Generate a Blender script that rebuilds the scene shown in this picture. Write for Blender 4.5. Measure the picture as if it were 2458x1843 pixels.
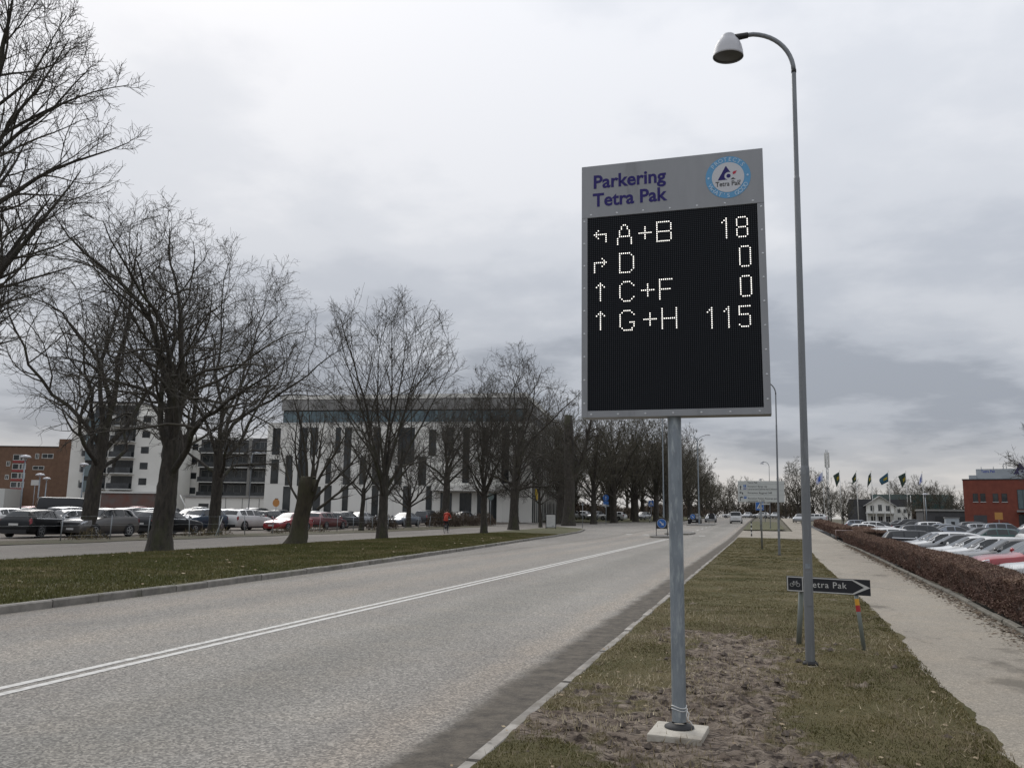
import bpy, bmesh, math, random
import numpy as np
from mathutils import Vector, Matrix
for o in list(bpy.data.objects): bpy.data.objects.remove(o)
S = bpy.context.scene
COL = S.collection
R = math.radians

# ------------------------------------------------------------------ camera
YAW, PITCH, ROLL = R(-16.6766), R(8.9105), 0.014
def cam_axes():
    f = Vector((math.sin(YAW)*math.cos(PITCH), math.cos(YAW)*math.cos(PITCH), math.sin(PITCH)))
    r = Vector((math.cos(YAW), -math.sin(YAW), 0)); u = r.cross(f)
    c, s = math.cos(ROLL), math.sin(ROLL)
    return c*r + s*u, -s*r + c*u, -f
_a, _b, _c = cam_axes()
cd = bpy.data.cameras.new('camera'); cam = bpy.data.objects.new('camera', cd); COL.objects.link(cam)
cam.matrix_world = Matrix(((_a.x,_b.x,_c.x,0),(_a.y,_b.y,_c.y,0),(_a.z,_b.z,_c.z,1.6),(0,0,0,1)))
cd.sensor_width = 36; cd.lens = 36*1990/2458; cd.clip_start = .05; cd.clip_end = 3000
S.camera = cam

# ------------------------------------------------------------------ sky, sun, exposure
SUN_EL, SUN_AZ = R(42), R(-40)        # azimuth from +Y towards +X
w = bpy.data.worlds.new('World'); S.world = w; w.use_nodes = True
nt = w.node_tree; nt.nodes.clear()
N = nt.nodes.new; LK = nt.links.new
def wmath(op, a, b=None, c=None):
    n = N('ShaderNodeMath'); n.operation = op
    for i, v in enumerate((a, b, c)):
        if v is None: continue
        if isinstance(v, (int, float)): n.inputs[i].default_value = v
        else: LK(v, n.inputs[i])
    return n.outputs[0]
out = N('ShaderNodeOutputWorld'); bg = N('ShaderNodeBackground'); bg.inputs[1].default_value = 1
sky = N('ShaderNodeTexSky'); sky.sky_type = 'NISHITA'; sky.sun_disc = False
sky.sun_elevation = SUN_EL; sky.sun_rotation = SUN_AZ; sky.air_density = 1.5; sky.dust_density = 3
tc = N('ShaderNodeTexCoord'); sep = N('ShaderNodeSeparateXYZ'); LK(tc.outputs['Generated'], sep.inputs[0])
zz = wmath('MAXIMUM', sep.outputs[2], 0.0)
den = wmath('ADD', zz, 0.16)
cx = wmath('DIVIDE', sep.outputs[0], den); cy = wmath('DIVIDE', sep.outputs[1], den)
cmb = N('ShaderNodeCombineXYZ'); LK(cx, cmb.inputs[0]); LK(cy, cmb.inputs[1]); cmb.inputs[2].default_value = 3.7
n1 = N('ShaderNodeTexNoise'); n1.inputs['Scale'].default_value = 0.85; n1.inputs['Detail'].default_value = 5; n1.inputs['Roughness'].default_value = .48; n1.inputs['Distortion'].default_value = .35
LK(cmb.outputs[0], n1.inputs['Vector'])
n2 = N('ShaderNodeTexNoise'); n2.inputs['Scale'].default_value = 2.6; n2.inputs['Detail'].default_value = 6; n2.inputs['Roughness'].default_value = .55
LK(cmb.outputs[0], n2.inputs['Vector'])
mix = wmath('ADD', wmath('MULTIPLY', n1.outputs[0], .74), wmath('MULTIPLY', n2.outputs[0], .30))
# elevation lifts the deck: thicker and darker low down, thin bright strip on the skyline
er = N('ShaderNodeMapRange'); er.interpolation_type = 'SMOOTHSTEP'; LK(zz, er.inputs[0])
er.inputs[1].default_value = .05; er.inputs[2].default_value = .42; er.inputs[3].default_value = -.11; er.inputs[4].default_value = .055
hr = N('ShaderNodeMapRange'); hr.interpolation_type = 'SMOOTHSTEP'; LK(zz, hr.inputs[0])
hr.inputs[1].default_value = .105; hr.inputs[2].default_value = .055; hr.inputs[3].default_value = 0; hr.inputs[4].default_value = .17
val = wmath('ADD', wmath('ADD', mix, er.outputs[0]), hr.outputs[0])
ramp = N('ShaderNodeValToRGB'); LK(val, ramp.inputs[0])
cr = ramp.color_ramp; cr.interpolation = 'EASE'
cr.elements[0].position = .37; cr.elements[0].color = (.30,.325,.375,1)
cr.elements[1].position = .655; cr.elements[1].color = (.580,.592,.625,1)
e = cr.elements.new(.455); e.color = (.41,.435,.485,1)
e = cr.elements.new(.56); e.color = (.50,.52,.562,1)
# overcast deck grows brighter towards the zenith
zb = N('ShaderNodeMapRange'); LK(zz, zb.inputs[0])
zb.inputs[1].default_value = 0; zb.inputs[2].default_value = 1; zb.inputs[3].default_value = .86; zb.inputs[4].default_value = 1.72
warm = N('ShaderNodeMix'); warm.data_type = 'RGBA'; warm.blend_type = 'MULTIPLY'
wr = N('ShaderNodeMapRange'); LK(zz, wr.inputs[0]); wr.inputs[1].default_value = .10; wr.inputs[2].default_value = .03; wr.inputs[3].default_value = 0; wr.inputs[4].default_value = 1
LK(wr.outputs[0], warm.inputs[0]); LK(ramp.outputs[0], warm.inputs[6]); warm.inputs[7].default_value = (1.08,1.02,.93,1)
vm = N('ShaderNodeVectorMath'); vm.operation = 'SCALE'; LK(warm.outputs[2], vm.inputs[0]); LK(zb.outputs[0], vm.inputs['Scale'])
vs = N('ShaderNodeVectorMath'); vs.operation = 'SCALE'; LK(sky.outputs[0], vs.inputs[0]); vs.inputs['Scale'].default_value = .08
fin = N('ShaderNodeMix'); fin.data_type = 'RGBA'; fin.inputs[0].default_value = .95
LK(vs.outputs[0], fin.inputs[6]); LK(vm.outputs[0], fin.inputs[7])
LK(fin.outputs[2], bg.inputs[0]); LK(bg.outputs[0], out.inputs[0])

sd = bpy.data.lights.new('sun', 'SUN'); sd.energy = 1.5; sd.angle = R(35); sd.color = (1, .97, .93)
sun = bpy.data.objects.new('sun', sd); COL.objects.link(sun)
sdir = Vector((math.sin(SUN_AZ)*math.cos(SUN_EL), math.cos(SUN_AZ)*math.cos(SUN_EL), math.sin(SUN_EL)))
sun.rotation_euler = (-sdir).to_track_quat('-Z', 'Y').to_euler(); sun.location = (0, 0, 60)
S.view_settings.view_transform = 'Standard'; S.view_settings.look = 'None'; S.view_settings.gamma = 1
S.view_settings.use_curve_mapping = False
S.view_settings.exposure = 0.24
S.render.engine = 'CYCLES'

# ------------------------------------------------------------------ materials
MATS = {}
def mat(name, col, rough=.7, metal=0., col2=None, scale=3., detail=4., bump=0., bscale=None, coat=0., lo=.35, hi=.65,
        emit=0., stretch=None, spec=None, dist=0., col3=None, scale3=.4, lo3=.45, hi3=.65, alpha=1., trans=0., rand=0., sub=0.):
    if name in MATS: return MATS[name]
    m = bpy.data.materials.new(name); m.use_nodes = True; t = m.node_tree; b = t.nodes['Principled BSDF']
    b.inputs['Base Color'].default_value = (*col, 1); b.inputs['Roughness'].default_value = rough; b.inputs['Metallic'].default_value = metal
    if coat: b.inputs['Coat Weight'].default_value = coat; b.inputs['Coat Roughness'].default_value = .06
    if spec is not None: b.inputs['Specular IOR Level'].default_value = spec
    if trans: b.inputs['Transmission Weight'].default_value = trans
    if emit: b.inputs['Emission Color'].default_value = (*col, 1); b.inputs['Emission Strength'].default_value = emit
    c = t.nodes.new('ShaderNodeTexCoord'); vec = c.outputs['Object']
    if stretch:
        mp = t.nodes.new('ShaderNodeMapping'); mp.inputs['Scale'].default_value = stretch; t.links.new(vec, mp.inputs[0]); vec = mp.outputs[0]
    cur = None
    if col2:
        n = t.nodes.new('ShaderNodeTexNoise'); n.inputs['Scale'].default_value = scale; n.inputs['Detail'].default_value = detail; n.inputs['Distortion'].default_value = dist
        n.inputs['Roughness'].default_value = .6
        t.links.new(vec, n.inputs['Vector'])
        r = t.nodes.new('ShaderNodeMapRange'); r.inputs[1].default_value = lo; r.inputs[2].default_value = hi; t.links.new(n.outputs[0], r.inputs[0])
        x = t.nodes.new('ShaderNodeMix'); x.data_type = 'RGBA'; x.inputs[6].default_value = (*col, 1); x.inputs[7].default_value = (*col2, 1)
        t.links.new(r.outputs[0], x.inputs[0]); cur = x.outputs[2]
    if col3:
        n = t.nodes.new('ShaderNodeTexNoise'); n.inputs['Scale'].default_value = scale3; n.inputs['Detail'].default_value = 5; n.inputs['Roughness'].default_value = .65
        t.links.new(vec, n.inputs['Vector'])
        r = t.nodes.new('ShaderNodeMapRange'); r.inputs[1].default_value = lo3; r.inputs[2].default_value = hi3; t.links.new(n.outputs[0], r.inputs[0])
        x = t.nodes.new('ShaderNodeMix'); x.data_type = 'RGBA'; x.inputs[7].default_value = (*col3, 1)
        if cur is None: x.inputs[6].default_value = (*col, 1)
        else: t.links.new(cur, x.inputs[6])
        t.links.new(r.outputs[0], x.inputs[0]); cur = x.outputs[2]
    if rand:
        oi = t.nodes.new('ShaderNodeObjectInfo'); r = t.nodes.new('ShaderNodeMapRange'); t.links.new(oi.outputs['Random'], r.inputs[0])
        r.inputs[3].default_value = 1-rand; r.inputs[4].default_value = 1+rand
        v = t.nodes.new('ShaderNodeVectorMath'); v.operation = 'SCALE'; t.links.new(r.outputs[0], v.inputs['Scale'])
        if cur is None: v.inputs[0].default_value = col
        else: t.links.new(cur, v.inputs[0])
        cur = v.outputs[0]
    if cur is not None: t.links.new(cur, b.inputs['Base Color'])
    if bump:
        n = t.nodes.new('ShaderNodeTexNoise'); n.inputs['Scale'].default_value = bscale or scale*4; n.inputs['Detail'].default_value = 5
        t.links.new(vec, n.inputs['Vector'])
        bp = t.nodes.new('ShaderNodeBump'); bp.inputs['Strength'].default_value = 1; bp.inputs['Distance'].default_value = bump
        t.links.new(n.outputs[0], bp.inputs['Height']); t.links.new(bp.outputs[0], b.inputs['Normal'])
    MATS[name] = m
    return m

# ------------------------------------------------------------------ mesh helpers
def mesh_np(name, V, F, smooth=False):
    """V (n,3); F (m,k) array of equal-size faces, or a list of index lists"""
    me = bpy.data.meshes.new(name)
    if isinstance(F, np.ndarray):
        k = F.shape[1]
        me.vertices.add(len(V)); me.vertices.foreach_set('co', np.asarray(V, np.float32).ravel())
        me.loops.add(F.size); me.loops.foreach_set('vertex_index', F.astype(np.int32).ravel())
        me.polygons.add(len(F)); me.polygons.foreach_set('loop_start', np.arange(len(F), dtype=np.int32)*k)
        try: me.polygons.foreach_set('loop_total', np.full(len(F), k, np.int32))
        except Exception: pass
        me.update(calc_edges=True)
    else:
        me.from_pydata([tuple(map(float, v)) for v in V], [], [list(f) for f in F]); me.update()
    if smooth: me.polygons.foreach_set('use_smooth', np.ones(len(me.polygons), bool))
    return me
def link(name, me, m=None, parent=None, loc=None, rz=None):
    o = bpy.data.objects.new(name, me); COL.objects.link(o)
    if m is not None and me is not None and not len(me.materials): me.materials.append(m)
    if parent is not None: o.parent = parent
    if loc is not None: o.location = loc
    if rz is not None: o.rotation_euler.z = rz
    return o
class MB:
    def __init__(s): s.V = []; s.F = []; s.sm = []
    def add(s, V, F, smooth=False):
        b = len(s.V); s.V += [tuple(v) for v in V]; s.F += [[b+i for i in f] for f in F]; s.sm += [smooth]*len(F); return s
    def box(s, x0, x1, y0, y1, z0, z1):
        return s.add([(x0,y0,z0),(x1,y0,z0),(x1,y1,z0),(x0,y1,z0),(x0,y0,z1),(x1,y0,z1),(x1,y1,z1),(x0,y1,z1)],
                     [(0,3,2,1),(4,5,6,7),(0,1,5,4),(1,2,6,5),(2,3,7,6),(3,0,4,7)])
    def tube(s, pts, rad, k=8, cap=True, smooth=True):
        P = [Vector(p) for p in pts]; n = len(P); rad = rad if hasattr(rad, '__len__') else [rad]*n
        V = []; ref = None
        for i in range(n):
            t = (P[min(i+1,n-1)] - P[max(i-1,0)]).normalized()
            if ref is None: ref = Vector((1,0,0)) if abs(t.x) < .8 else Vector((0,1,0))
            a = (ref - t*ref.dot(t)).normalized(); b = t.cross(a); ref = a
            for j in range(k):
                q = 2*math.pi*j/k; V.append(P[i] + (a*math.cos(q) + b*math.sin(q))*rad[i])
        F = [(i*k+j, i*k+(j+1)%k, (i+1)*k+(j+1)%k, (i+1)*k+j) for i in range(n-1) for j in range(k)]
        s.add(V, F, smooth)
        if cap:
            b = len(s.V) - n*k
            s.F += [[b+j for j in range(k)][::-1], [b+(n-1)*k+j for j in range(k)]]; s.sm += [False, False]
        return s
    def lathe(s, prof, k=16, c=(0,0,0), smooth=True):
        V = [(c[0]+r*math.cos(2*math.pi*j/k), c[1]+r*math.sin(2*math.pi*j/k), c[2]+z) for r, z in prof for j in range(k)]
        F = [(i*k+j, i*k+(j+1)%k, (i+1)*k+(j+1)%k, (i+1)*k+j) for i in range(len(prof)-1) for j in range(k)]
        return s.add(V, F, smooth)
    def disc(s, c, r, k=16, axis='y', sgn=-1):
        V = []
        for j in range(k):
            q = 2*math.pi*j/k; a, b = r*math.cos(q), r*math.sin(q)
            V.append((c[0]+a, c[1], c[2]+b) if axis == 'y' else ((c[0]+a, c[1]+b, c[2]) if axis == 'z' else (c[0], c[1]+a, c[2]+b)))
        return s.add(V, [tuple(range(k))])
    def prism(s, poly, y0, y1):          # poly in x,z, extruded along y
        n = len(poly)
        V = [(x, y0, z) for x, z in poly] + [(x, y1, z) for x, z in poly]
        return s.add(V, [tuple(range(n)), tuple(range(n, 2*n))[::-1]] + [(i, i+n, (i+1) % n + n, (i+1) % n) for i in range(n)])
    def mesh(s, name):
        me = mesh_np(name, s.V, s.F); me.polygons.foreach_set('use_smooth', np.array(s.sm, bool)); return me
    def build(s, name, m, parent=None, loc=None, rz=None, bev=0):
        me = s.mesh(name)
        if bev:
            bm = bmesh.new(); bm.from_mesh(me)
            bmesh.ops.recalc_face_normals(bm, faces=bm.faces)
            bmesh.ops.bevel(bm, geom=list(bm.edges), offset=bev, segments=2, affect='EDGES', profile=.6)
            bm.to_mesh(me); bm.free()
        return link(name, me, m, parent, loc, rz)
def tag(o, label, cat, group=None):
    o['label'] = label; o['category'] = cat
    if group: o['group'] = group
    return o
def thing(name, label, cat, loc=(0,0,0), rz=0, group=None):
    o = bpy.data.objects.new(name, None); COL.objects.link(o); o.empty_display_size = .2
    o.location = loc; o.rotation_euler.z = rz
    return tag(o, label, cat, group)
def struct(o, kind='structure'): o['kind'] = kind; return o
def copy_tree(o, parent=None):
    c = o.copy(); COL.objects.link(c); c.parent = parent
    for ch in o.children: copy_tree(ch, c)
    return c
def text_mesh(txt, size, bold=0., align='LEFT', depth=0., spacing=1.):
    cu = bpy.data.curves.new('lettering', 'FONT'); cu.body = txt; cu.size = size; cu.align_x = align; cu.offset = bold*size; cu.space_character = spacing
    cu.extrude = depth; cu.resolution_u = 3
    ob = bpy.data.objects.new('lettering', cu); COL.objects.link(ob)
    dg = bpy.context.evaluated_depsgraph_get(); dg.update()
    me = bpy.data.meshes.new_from_object(ob.evaluated_get(dg)); bpy.data.objects.remove(ob); bpy.data.curves.remove(cu)
    me.materials.clear()
    return me
def sign_text(txt, x, y, z, size, m, parent, bold=0., align='LEFT', rot=0., spacing=1., sx=1.):
    """lettering lying in the x-z plane and read from -y"""
    me = text_mesh(txt, size, bold, align, 0., spacing)
    o = link('lettering', me, m, parent, (x, y, z)); o.rotation_euler = (R(90), rot, 0); o.scale = (sx, 1, 1)
    return o

# value noise
def vnoise(x, y, seed=0):
    xi = np.floor(x).astype(np.int64); yi = np.floor(y).astype(np.int64); fx = x-xi; fy = y-yi
    def h(a, b):
        n = (a*374761393 + b*668265263 + seed*974634777) & 0x7fffffff
        n = ((n ^ (n >> 13))*1274126177) & 0x7fffffff
        return ((n ^ (n >> 16)) & 0xffff)/65535.
    u = fx*fx*(3-2*fx); v = fy*fy*(3-2*fy)
    return (h(xi,yi)*(1-u)+h(xi+1,yi)*u)*(1-v) + (h(xi,yi+1)*(1-u)+h(xi+1,yi+1)*u)*v
def fbm(x, y, seed=0, o=4):
    s = 0; a = .5; f = 1.
    for i in range(o): s = s + a*vnoise(x*f, y*f, seed+i); a *= .5; f *= 2.03
    return s

# ------------------------------------------------------------------ terrain
def gz(y):
    y = np.asarray(y, float); return .008*np.clip(y-60, 0, 180)
LOT = -.55
def base_z(x, y):
    s = np.clip((np.asarray(x, float)-4.2)/2., 0, 1); s = s*s*(3-2*s)
    return gz(y) - .15 + LOT*s
def gzl(x, y): return float(gz(y)) + (LOT if x > 6.2 else 0.)
def itp(y, tab):
    a = np.array(tab, float); return np.interp(y, a[:,0], a[:,1])
PATH_L = [(-30,1.4),(6.5,1.53),(9.4,1.62),(16,1.83),(34,2.0),(61,2.7),(80,3.1),(300,6)]
PATH_R = [(-30,2.9),(6,3.15),(13.6,3.49),(19,3.77),(27,4.05),(47,4.76),(76,5.4),(300,9)]
KERB_L = [(-30,-11.0),(14,-11.1),(21,-11.4),(34,-12.4),(54,-14.1),(72,-15.2),(80,-16.4),(84,-18.2),(86,-20.6)]
def ribbon(name, fl, fr, ys, z, m, nx=2, parent=None, kind='structure', zf=None):
    ys = np.asarray(ys, float); V = []
    for y in ys:
        a, b = float(fl(y)), float(fr(y))
        for i in range(nx):
            x = a + (b-a)*i/(nx-1); V.append((x, y, (zf(x, y) if zf else float(gz(y)) + z)))
    V = np.array(V); n = len(ys)
    I = np.arange(n*nx).reshape(n, nx)
    F = np.stack([I[:-1,:-1], I[:-1,1:], I[1:,1:], I[1:,:-1]], -1).reshape(-1, 4)
    o = link(name, mesh_np(name, V, F), m, parent)
    if kind: struct(o, kind)
    return o
# ------------------------------------------------------------------ ground sheets
def asphalt(name, base, dark, gutter=None, tracks=None, dirt=(.032,.027,.021), agg=95., stains=False, cracks=False):
    m = bpy.data.materials.new(name); m.use_nodes = True; t = m.node_tree; b = t.nodes['Principled BSDF']; L = t.links.new
    b.inputs['Roughness'].default_value = .85; b.inputs['Specular IOR Level'].default_value = .25
    c = t.nodes.new('ShaderNodeTexCoord'); vec = c.outputs['Object']
    def noise(s, d=4, st=None, rg=.6):
        n = t.nodes.new('ShaderNodeTexNoise'); n.inputs['Scale'].default_value = s; n.inputs['Detail'].default_value = d; n.inputs['Roughness'].default_value = rg
        if st:
            mp = t.nodes.new('ShaderNodeMapping'); mp.inputs['Scale'].default_value = st; L(vec, mp.inputs[0]); L(mp.outputs[0], n.inputs['Vector'])
        else: L(vec, n.inputs['Vector'])
        return n.outputs[0]
    def rng(v, a, bb, lo=0., hi=1., sm=False):
        r = t.nodes.new('ShaderNodeMapRange'); L(v, r.inputs[0])
        if sm: r.interpolation_type = 'SMOOTHSTEP'
        for i, q in enumerate((a, bb, lo, hi)): r.inputs[i+1].default_value = q
        return r.outputs[0]
    def mixc(f, A, B, mode='MIX'):
        x = t.nodes.new('ShaderNodeMix'); x.data_type = 'RGBA'; x.blend_type = mode
        if isinstance(f, float): x.inputs[0].default_value = f
        else: L(f, x.inputs[0])
        for i, q in ((6, A), (7, B)):
            if isinstance(q, tuple): x.inputs[i].default_value = (*q, 1)
            else: L(q, x.inputs[i])
        return x.outputs[2]
    def mth(op, a, bb):
        n = t.nodes.new('ShaderNodeMath'); n.operation = op
        for i, q in enumerate((a, bb)):
            if isinstance(q, (int, float)): n.inputs[i].default_value = q
            else: L(q, n.inputs[i])
        return n.outputs[0]
    vo = t.nodes.new('ShaderNodeTexVoronoi'); vo.inputs['Scale'].default_value = agg; L(vec, vo.inputs['Vector'])
    stone = t.nodes.new('ShaderNodeSeparateColor'); L(vo.outputs['Color'], stone.inputs[0])
    col = mixc(rng(stone.outputs[0], .15, .95), dark, base)
    col = mixc(rng(noise(22, 4), .36, .66), col, mixc(.55, col, dark))
    col = mixc(rng(noise(.35, 5, (1, .25, 1)), .35, .7), col, mixc(1., col, (.80,.79,.79), 'MULTIPLY'))
    col = mixc(rng(noise(1.3, 5), .45, .75), col, mixc(1., col, (1.10,1.07,1.03), 'MULTIPLY'))
    sp = t.nodes.new('ShaderNodeSeparateXYZ'); L(vec, sp.inputs[0])
    if tracks:
        for cx_, wd, k in tracks:
            f = rng(mth('ABSOLUTE', mth('SUBTRACT', mth('ADD', sp.outputs[0], mth('MULTIPLY', mth('SUBTRACT', noise(.4, 2), .5), .5)), cx_), 0.), wd, 0., 0., .85, True)
            col = mixc(f, col, mixc(1., col, k, 'MULTIPLY'))
    if cracks:
        v2 = t.nodes.new('ShaderNodeTexVoronoi'); v2.feature = 'DISTANCE_TO_EDGE'; v2.inputs['Scale'].default_value = .22
        ds = t.nodes.new('ShaderNodeVectorMath'); ds.operation = 'MULTIPLY_ADD'; nz = t.nodes.new('ShaderNodeTexNoise'); nz.inputs['Scale'].default_value = 1.2; nz.inputs['Detail'].default_value = 6; L(vec, nz.inputs['Vector'])
        L(nz.outputs['Color'], ds.inputs[0]); ds.inputs[1].default_value = (1.1,1.1,0); L(vec, ds.inputs[2]); L(ds.outputs[0], v2.inputs['Vector'])
        f = mth('MULTIPLY', rng(v2.outputs['Distance'], .0035, .0012, 0., .5), rng(noise(.13, 2), .50, .60))
        col = mixc(f, col, (.07,.066,.06))
        col = mixc(rng(noise(.9, 2, (1,.5,1)), .70, .73, 0., .35), col, (.16,.155,.148))
    if stains:
        col = mixc(rng(noise(.55, 6, (1, .6, 1), .7), .55, .63, 0., .7), col, (.10,.088,.07))
    if gutter:
        x0, x1 = gutter
        e = mth('ADD', sp.outputs[0], mth('MULTIPLY', mth('SUBTRACT', noise(2.2, 8, (1, .6, 1)), .5), .36))
        f = rng(e, x0, x1, 0., .92, True)
        col = mixc(f, col, mixc(rng(noise(5, 9, None, .75), .36, .64), dirt, tuple(q*3.6 for q in dirt)))
    L(col, b.inputs['Base Color'])
    bp = t.nodes.new('ShaderNodeBump'); bp.inputs['Distance'].default_value = .006; bp.inputs['Strength'].default_value = .8
    L(mth('ADD', vo.outputs['Distance'], noise(60, 3)), bp.inputs['Height']); L(bp.outputs[0], b.inputs['Normal'])
    return m

M_ROAD = asphalt('worn_asphalt', (.43,.405,.362), (.150,.142,.130), gutter=(-2.46,-2.24), agg=58., cracks=True, tracks=[(-4.6,1.7,(.86,.875,.87)),(-5.35,.55,(1.10,1.10,1.10)),(-3.55,.5,(1.07,1.07,1.07)),(-2.62,.42,(1.14,1.08,1.02)),(-8.1,.8,(1.13,1.09,1.05)),(-9.9,.8,(1.13,1.08,1.04)),(-9.0,.5,(.97,.97,.97)),(-11.0,.5,(.82,.80,.77))])
M_PATH = asphalt('path_asphalt', (.40,.362,.30), (.22,.198,.165), agg=90, stains=True, cracks=True)
M_LPATH = asphalt('left_path_asphalt', (.27,.25,.225), (.16,.147,.13), agg=90)
M_LOTL = asphalt('gravel_lot', (.19,.165,.14), (.10,.085,.07), agg=40)
M_LOTR = asphalt('car_park_asphalt', (.12,.118,.115), (.07,.07,.07), agg=60)
M_GROUND = mat('field_soil', (.065,.06,.035), .95, col2=(.10,.085,.055), scale=.25, bump=.02, bscale=3)
M_DIRTSTRIP = mat('leaf_litter_soil', (.085,.066,.042), .95, col2=(.055,.058,.026), scale=.8, detail=8, bump=.05, bscale=9, col3=(.13,.105,.07), scale3=2.5, lo3=.55, hi3=.7)
M_LAWN = mat('winter_lawn', (.080,.078,.028), .95, col2=(.100,.088,.038), scale=.7, detail=9, bump=.03, bscale=38, col3=(.030,.038,.014), scale3=9., lo3=.45, hi3=.7)
M_KERB = mat('granite_kerb', (.24,.225,.20), .85, col2=(.15,.14,.125), scale=5, detail=7, bump=.006, bscale=40, rand=.14, col3=(.085,.085,.05), scale3=2.2, lo3=.52, hi3=.72)
M_KERBR = mat('pale_kerb', (.30,.28,.25), .85, col2=(.17,.155,.135), scale=4, detail=7, bump=.006, bscale=40, rand=.15, col3=(.12,.105,.08), scale3=1.8, lo3=.48, hi3=.68)
M_KERBD = mat('mossy_kerb', (.15,.138,.115), .9, col2=(.085,.078,.06), scale=5, detail=7, bump=.006, bscale=40, rand=.15)
M_LINE = mat('road_paint', (.56,.55,.52), .8, col2=(.36,.345,.32), scale=9, detail=9, lo=.46, hi=.66, bump=.002, bscale=120)

ex = np.concatenate([np.linspace(-900,-130,12), np.linspace(-120,0,40), np.linspace(1,9,17), np.linspace(12,130,20), np.linspace(150,900,12)])
ey = np.concatenate([np.linspace(-60,300,91), np.linspace(320,1600,14)])
X, Y = np.meshgrid(ex, ey); Z = base_z(X, Y)
I = np.arange(X.size).reshape(X.shape)
F = np.stack([I[:-1,:-1], I[:-1,1:], I[1:,1:], I[1:,:-1]], -1).reshape(-1,4)
struct(link('ground', mesh_np('ground', np.stack([X,Y,Z],-1).reshape(-1,3), F), M_GROUND))
YS = np.arange(-25, 301, 2.5)
ribbon('road', lambda y: np.interp(y, [-30,14,34,54,72,84,88,120,135,150,300], [-11.4,-11.5,-12.9,-14.6,-15.8,-18,-21.5,-21.5,-16,-13.6,-13.2]), lambda y: -1.87, YS, 0., M_ROAD, nx=8)
ribbon('side_road', lambda y: -90, lambda y: np.interp(y,[82,88,120,126],[-19,-21.5,-21.5,-18]), np.arange(84,124,4.), -.006, M_LPATH, nx=8)
# double centre line, broken lane marks and crossing marks
def strip_mark(x0, x1, y0, y1, name='road_marking', dz=.004):
    ys = np.linspace(y0, y1, max(2, int((y1-y0)/4)+1))
    return ribbon(name, lambda y: x0, lambda y: x1, ys, dz, M_LINE)
strip_mark(-6.61, -6.51, -25, 60.5); strip_mark(-6.40, -6.30, -25, 60.5)
for x, y in ((-10.8,69),(-9.4,69.2),(-4.9,69.2)): strip_mark(x, x+.5, y, y+.9)
for k in range(5): strip_mark(-6.4, -6.28, 80+k*7, 83+k*7)
# right hand path, link and second verge
ribbon('right_path', lambda y: itp(y, PATH_L)-.25, lambda y: itp(y, PATH_R), np.concatenate([np.arange(-25,30,2.), np.arange(30,300,6.)]), .022, M_PATH, nx=6)
ribbon('path_link', lambda y: -1.88, lambda y: float(itp(y, PATH_L))-.1, np.arange(54,92,2.), .014, M_PATH, nx=4)
# left hand path, strip, lot
ribbon('left_path', lambda y: -27.6-.8*math.sin(y*.05), lambda y: -20.7, np.arange(-25,86,3.), .115, M_LPATH, nx=6)
ribbon('shrub_strip', lambda y: -31.8, lambda y: -27.4-.8*math.sin(y*.05)+.35*math.sin(y*.9), np.arange(-25,86,1.5), .135, M_DIRTSTRIP, nx=4)
ribbon('left_car_park', lambda y: -130, lambda y: -31.3, np.arange(-25,123,4.), .03, M_LOTL, nx=12)
ribbon('right_car_park', lambda y: 6.1, lambda y: 110, np.arange(-25,168,5.), -.60+.05, M_LOTR, nx=10)
ribbon('far_verge', lambda y: -60, lambda y: np.interp(y,[124,130,140,300],[-24,-17.5,-14,-13.6]), np.arange(122,300,4.), .10, M_LAWN, nx=8)

# left lawn: gently uneven grid
def left_lawn_fr(y): return float(itp(y, KERB_L)) - .12
ys = np.concatenate([np.arange(-20,40,.5), np.arange(40,86.01,1.)])
V = []; nx = 26
for y in ys:
    a, b = -20.9 + .12*math.sin(y*.7), left_lawn_fr(y); b = max(b, a+.05)
    for i in range(nx):
        x = a+(b-a)*i/(nx-1); V.append((x, y, float(gz(y)) + .115 + .05*(math.sin(math.pi*i/(nx-1)))*(.6+.8*float(vnoise(np.array(x*.6), np.array(y*.6))))))
I = np.arange(len(V)).reshape(len(ys), nx); F = np.stack([I[:-1,:-1], I[:-1,1:], I[1:,1:], I[1:,:-1]], -1).reshape(-1,4)
struct(link('left_lawn', mesh_np('left_lawn', np.array(V), F, True), M_LAWN))

# kerbs: every stone is a piece of the kerb
def kerb(name, fx, y0, y1, ln, wd, hgt, m, zoff=0., seed=1):
    rnd = random.Random(seed)
    root = bpy.data.objects.new(name, None); COL.objects.link(root); struct(root)
    y = y0
    while y < y1:
        l = ln*(.92+.16*rnd.random()); a = Vector((float(fx(y)), y, 0)); b = Vector((float(fx(y+l)), y+l, 0))
        h = hgt + rnd.uniform(-.008,.008); t = (b-a).normalized(); n = Vector((t.y,-t.x,0)); g = .010
        a2, b2 = a+t*g, b-t*g; za, zb_ = float(gz(a.y))+zoff, float(gz(b.y))+zoff
        jx = n*rnd.uniform(-.012,.012); c = .02
        P = []
        for q, zq in ((a2, za), (b2, zb_)):
            for s_, dz in ((0,-.1),(0,h-c),(c,h),(wd-c,h),(wd,h-c),(wd,-.1)):
                p = q + jx - n*s_; P.append((p.x, p.y, zq+dz))
        F_ = [(i, i+1, i+7, i+6) for i in range(5)] + [(5,4,3,2,1,0), (6,7,8,9,10,11)]
        link('kerb_stone', mesh_np('kerb_stone', P, F_), m, root)
        y += l
    return root
kerb('left_kerb', lambda y: itp(y, KERB_L)+.02, 6., 84.5, 1.05, .15, .125, M_KERB, seed=3)
kerb('right_kerb', lambda y: -1.76, 3.6, 66, .9, .12, .045, M_KERBR, seed=4)
kerb('path_kerb', lambda y: float(itp(y, PATH_R))+.10, 8., 64, 1.0, .11, .08, M_KERBD, seed=5)
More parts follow.
